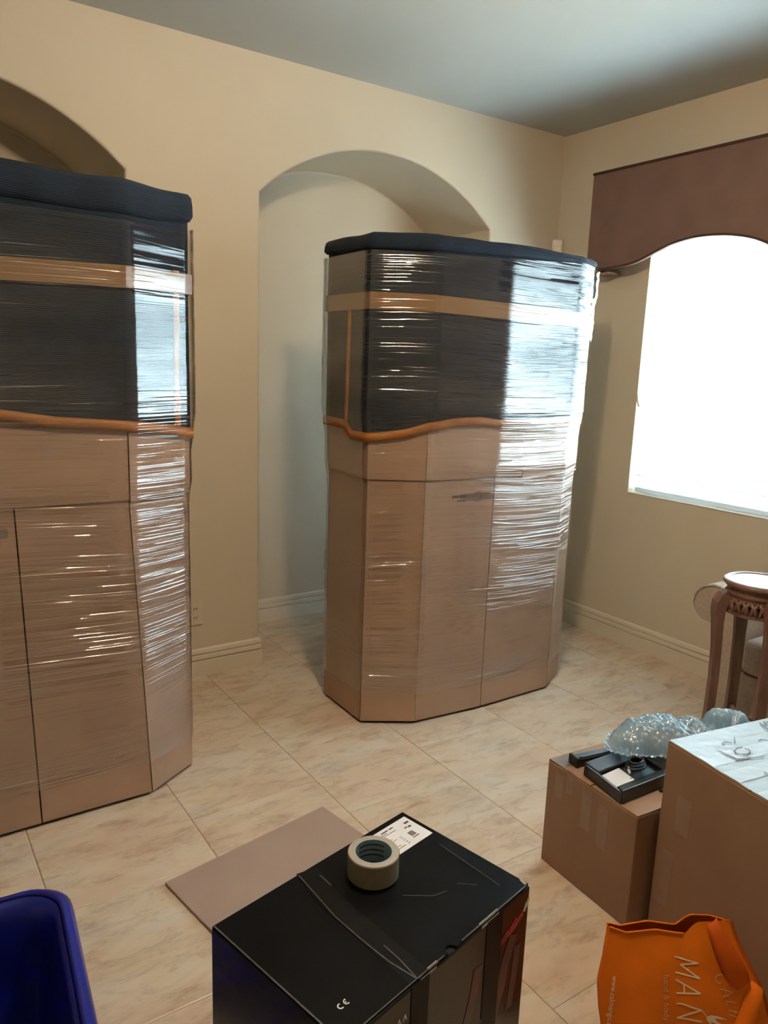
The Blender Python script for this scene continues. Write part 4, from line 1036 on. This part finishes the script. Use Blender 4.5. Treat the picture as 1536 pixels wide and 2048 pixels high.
# ---------------------------------------------------------------- plant stand
SCX, SCY, SH = 2.640, 1.425, 0.75
st = empty('plant_stand', (SCX, SCY, 0), 'carved wooden plant stand with round marble top before the sofa', 'plant stand')
obj('top_rim', lathe(B(), [(0.098, 0.0), (0.120, 0.0), (0.128, -0.006), (0.128, -0.014), (0.120, -0.022), (0.112, -0.030), (0.112, -0.042), (0.118, -0.048), (0.110, -0.056), (0.098, -0.056)], (SCX, SCY, SH), 56), M['stand_wood'], st, smooth=True)
obj('marble_inset', lathe(B(), [(0.0005, -0.002), (0.0985, -0.002), (0.0985, -0.020), (0.0005, -0.020)], (SCX, SCY, SH), 56, False), M['marble'], st)
# openwork apron
ap = obj('apron', lathe(B(), [(0.100, -0.056), (0.112, -0.056), (0.112, -0.066), (0.100, -0.066)], (SCX, SCY, SH), 56), M['stand_wood'], st)
obj('apron_band', lathe(B(), [(0.106, -0.108), (0.118, -0.108), (0.118, -0.120), (0.106, -0.120)], (SCX, SCY, SH), 56), M['stand_wood'], st)
obj('apron_core', lathe(B(), [(0.088, -0.056), (0.094, -0.056), (0.094, -0.118), (0.088, -0.118)], (SCX, SCY, SH), 40), M['core'], ap)
lat = B()
for k in range(24):
    a = 2*math.pi*k/24
    for sgn in (-1, 1):
        a2 = a+sgn*0.22
        tube(lat, [(SCX+0.107*math.cos(a), SCY+0.107*math.sin(a), SH-0.064), (SCX+0.111*math.cos((a+a2)/2+0.05*sgn), SCY+0.111*math.sin((a+a2)/2+0.05*sgn), SH-0.086), (SCX+0.112*math.cos(a2), SCY+0.112*math.sin(a2), SH-0.110)], 0.0080, 6)
obj('carved_lattice', lat, M['stand_wood'], ap, smooth=True)
for ang in (141.7, 51.7, -38.3, -128.3):
    a = R(ang); d = Vector((math.cos(a), math.sin(a), 0)); s = Vector((-d.y, d.x, 0))
    prof = [(0.112, SH-0.050, 0.017, 0.012), (0.124, SH-0.062, 0.021, 0.014), (0.137, SH-0.090, 0.023, 0.016), (0.141, SH-0.120, 0.021, 0.015), (0.138, SH-0.17, 0.018, 0.013), (0.131, SH-0.26, 0.015, 0.012), (0.127, 0.36, 0.014, 0.012), (0.129, 0.22, 0.014, 0.012), (0.136, 0.12, 0.015, 0.013), (0.146, 0.05, 0.018, 0.015), (0.155, 0.018, 0.021, 0.018), (0.157, 0.0, 0.021, 0.018)]
    bm = B(); sweep_rect(bm, [Vector((SCX, SCY, 0))+d*r_+Vector((0, 0, z_)) for r_, z_, _, _ in prof], s, [(p[2]*1.3, p[3]*1.25) for p in prof])
    o = obj('leg', bm, M['stand_wood'], st, bevel=0.003)
    bm = B(); tube(bm, [Vector((SCX, SCY, 0.205))+d*0.118, Vector((SCX, SCY, 0.21))+d*0.06+s*0.012, Vector((SCX, SCY, 0.21))+d*0.02], 0.010, 8)
    obj('stretcher', bm, M['stand_wood'], st, smooth=True)
obj('stretcher_boss', lathe(B(), [(0.0005, 0.010), (0.012, 0.009), (0.018, 0), (0.012, -0.009), (0.0005, -0.010)], (SCX, SCY, 0.21), 24, False), M['stand_wood'], st, smooth=True)

# ---------------------------------------------------------------- sofa by the window
sf = empty('sofa', (3.10, 1.0, 0), 'cream upholstered sofa with rolled arm under the window, behind the plant stand', 'sofa')
SX0, SX1 = 2.86, 3.325
ay, az, ar = 1.752, 0.535, 0.082
prof = [(ay-0.145, 0.09), (ay-0.150, 0.40), (ay-0.125, 0.535)]
for k in range(0, 15):
    a = R(180-k*17); prof.append((ay-0.02+(ar+0.02)*math.cos(a)*(1.0) , az+ar*math.sin(a)))
prof += [(ay-0.045, az-ar-0.002), (ay-0.048, 0.30), (ay-0.046, 0.09)]
bm = B(); rows = []
for x, g in ((SX0+0.012, 0.94), (SX0+0.018, 1.0), (SX1, 1.0)):
    rows.append([Vector((x, ay-0.08+(y-ay+0.08)*g, z_ if g == 1 else 0.33+(z_-0.33)*0.975)) for y, z_ in prof])
V, F = grid(bm, rows, close_u=True); bm.faces.new(V[0]); bm.faces.new(V[-1][::-1])
obj('arm', bm, M['sofa'], sf, smooth=False, bevel=0.004)
pc = [(ay-0.08+(y-ay+0.08)*0.97, 0.33+(z_-0.33)*0.985) for y, z_ in prof]
obj('arm_piping', tube(B(), [Vector((SX0+0.010, y, z_)) for y, z_ in pc], 0.005, 8), M['sofa'], sf, smooth=True)
obj('arm_front_panel', (lambda b_: (lambda VF: (b_.faces.new(VF[0][0]), b_.faces.new(VF[0][1][::-1]), b_)[2])(grid(b_, [[Vector((x, ay-0.08+(y-ay+0.08)*0.93, 0.33+(z_-0.33)*0.965)) for y, z_ in prof] for x in (SX0+0.006, SX0+0.013)], close_u=True)))(B()), M['sofa'], sf)
yA = ay-0.152
obj('seat_base', box(B(), (SX0+0.012, 0.06, 0.09), (SX1, yA, 0.28), None), M['sofa'], sf, bevel=0.01)
obj('seat_cushion', box(B(), (SX0+0.004, 0.85, 0.282), (SX1-0.14, yA-0.004, 0.43), None), M['sofa'], sf, bevel=0.035, seg=4)
obj('seat_cushion', box(B(), (SX0+0.004, 0.07, 0.282), (SX1-0.14, 0.846, 0.43), None), M['sofa'], sf, bevel=0.035, seg=4)
obj('backrest', box(B(), (SX1-0.136, 0.06, 0.282), (SX1, yA-0.004, 0.76), None), M['sofa'], sf, bevel=0.04, seg=4)
obj('arm', box(B(), (SX0+0.012, -0.06, 0.09), (SX1, 0.056, 0.60), None), M['sofa'], sf, bevel=0.05, seg=4)
for x in (SX0+0.05, SX1-0.05):
    for y in (-0.01, ay-0.10):
        obj('foot', lathe(B(), [(0.0005, 0.0), (0.020, 0.0), (0.026, 0.088), (0.0005, 0.088)], (x, y, 0), 16, False), M['sofa_leg'], sf)
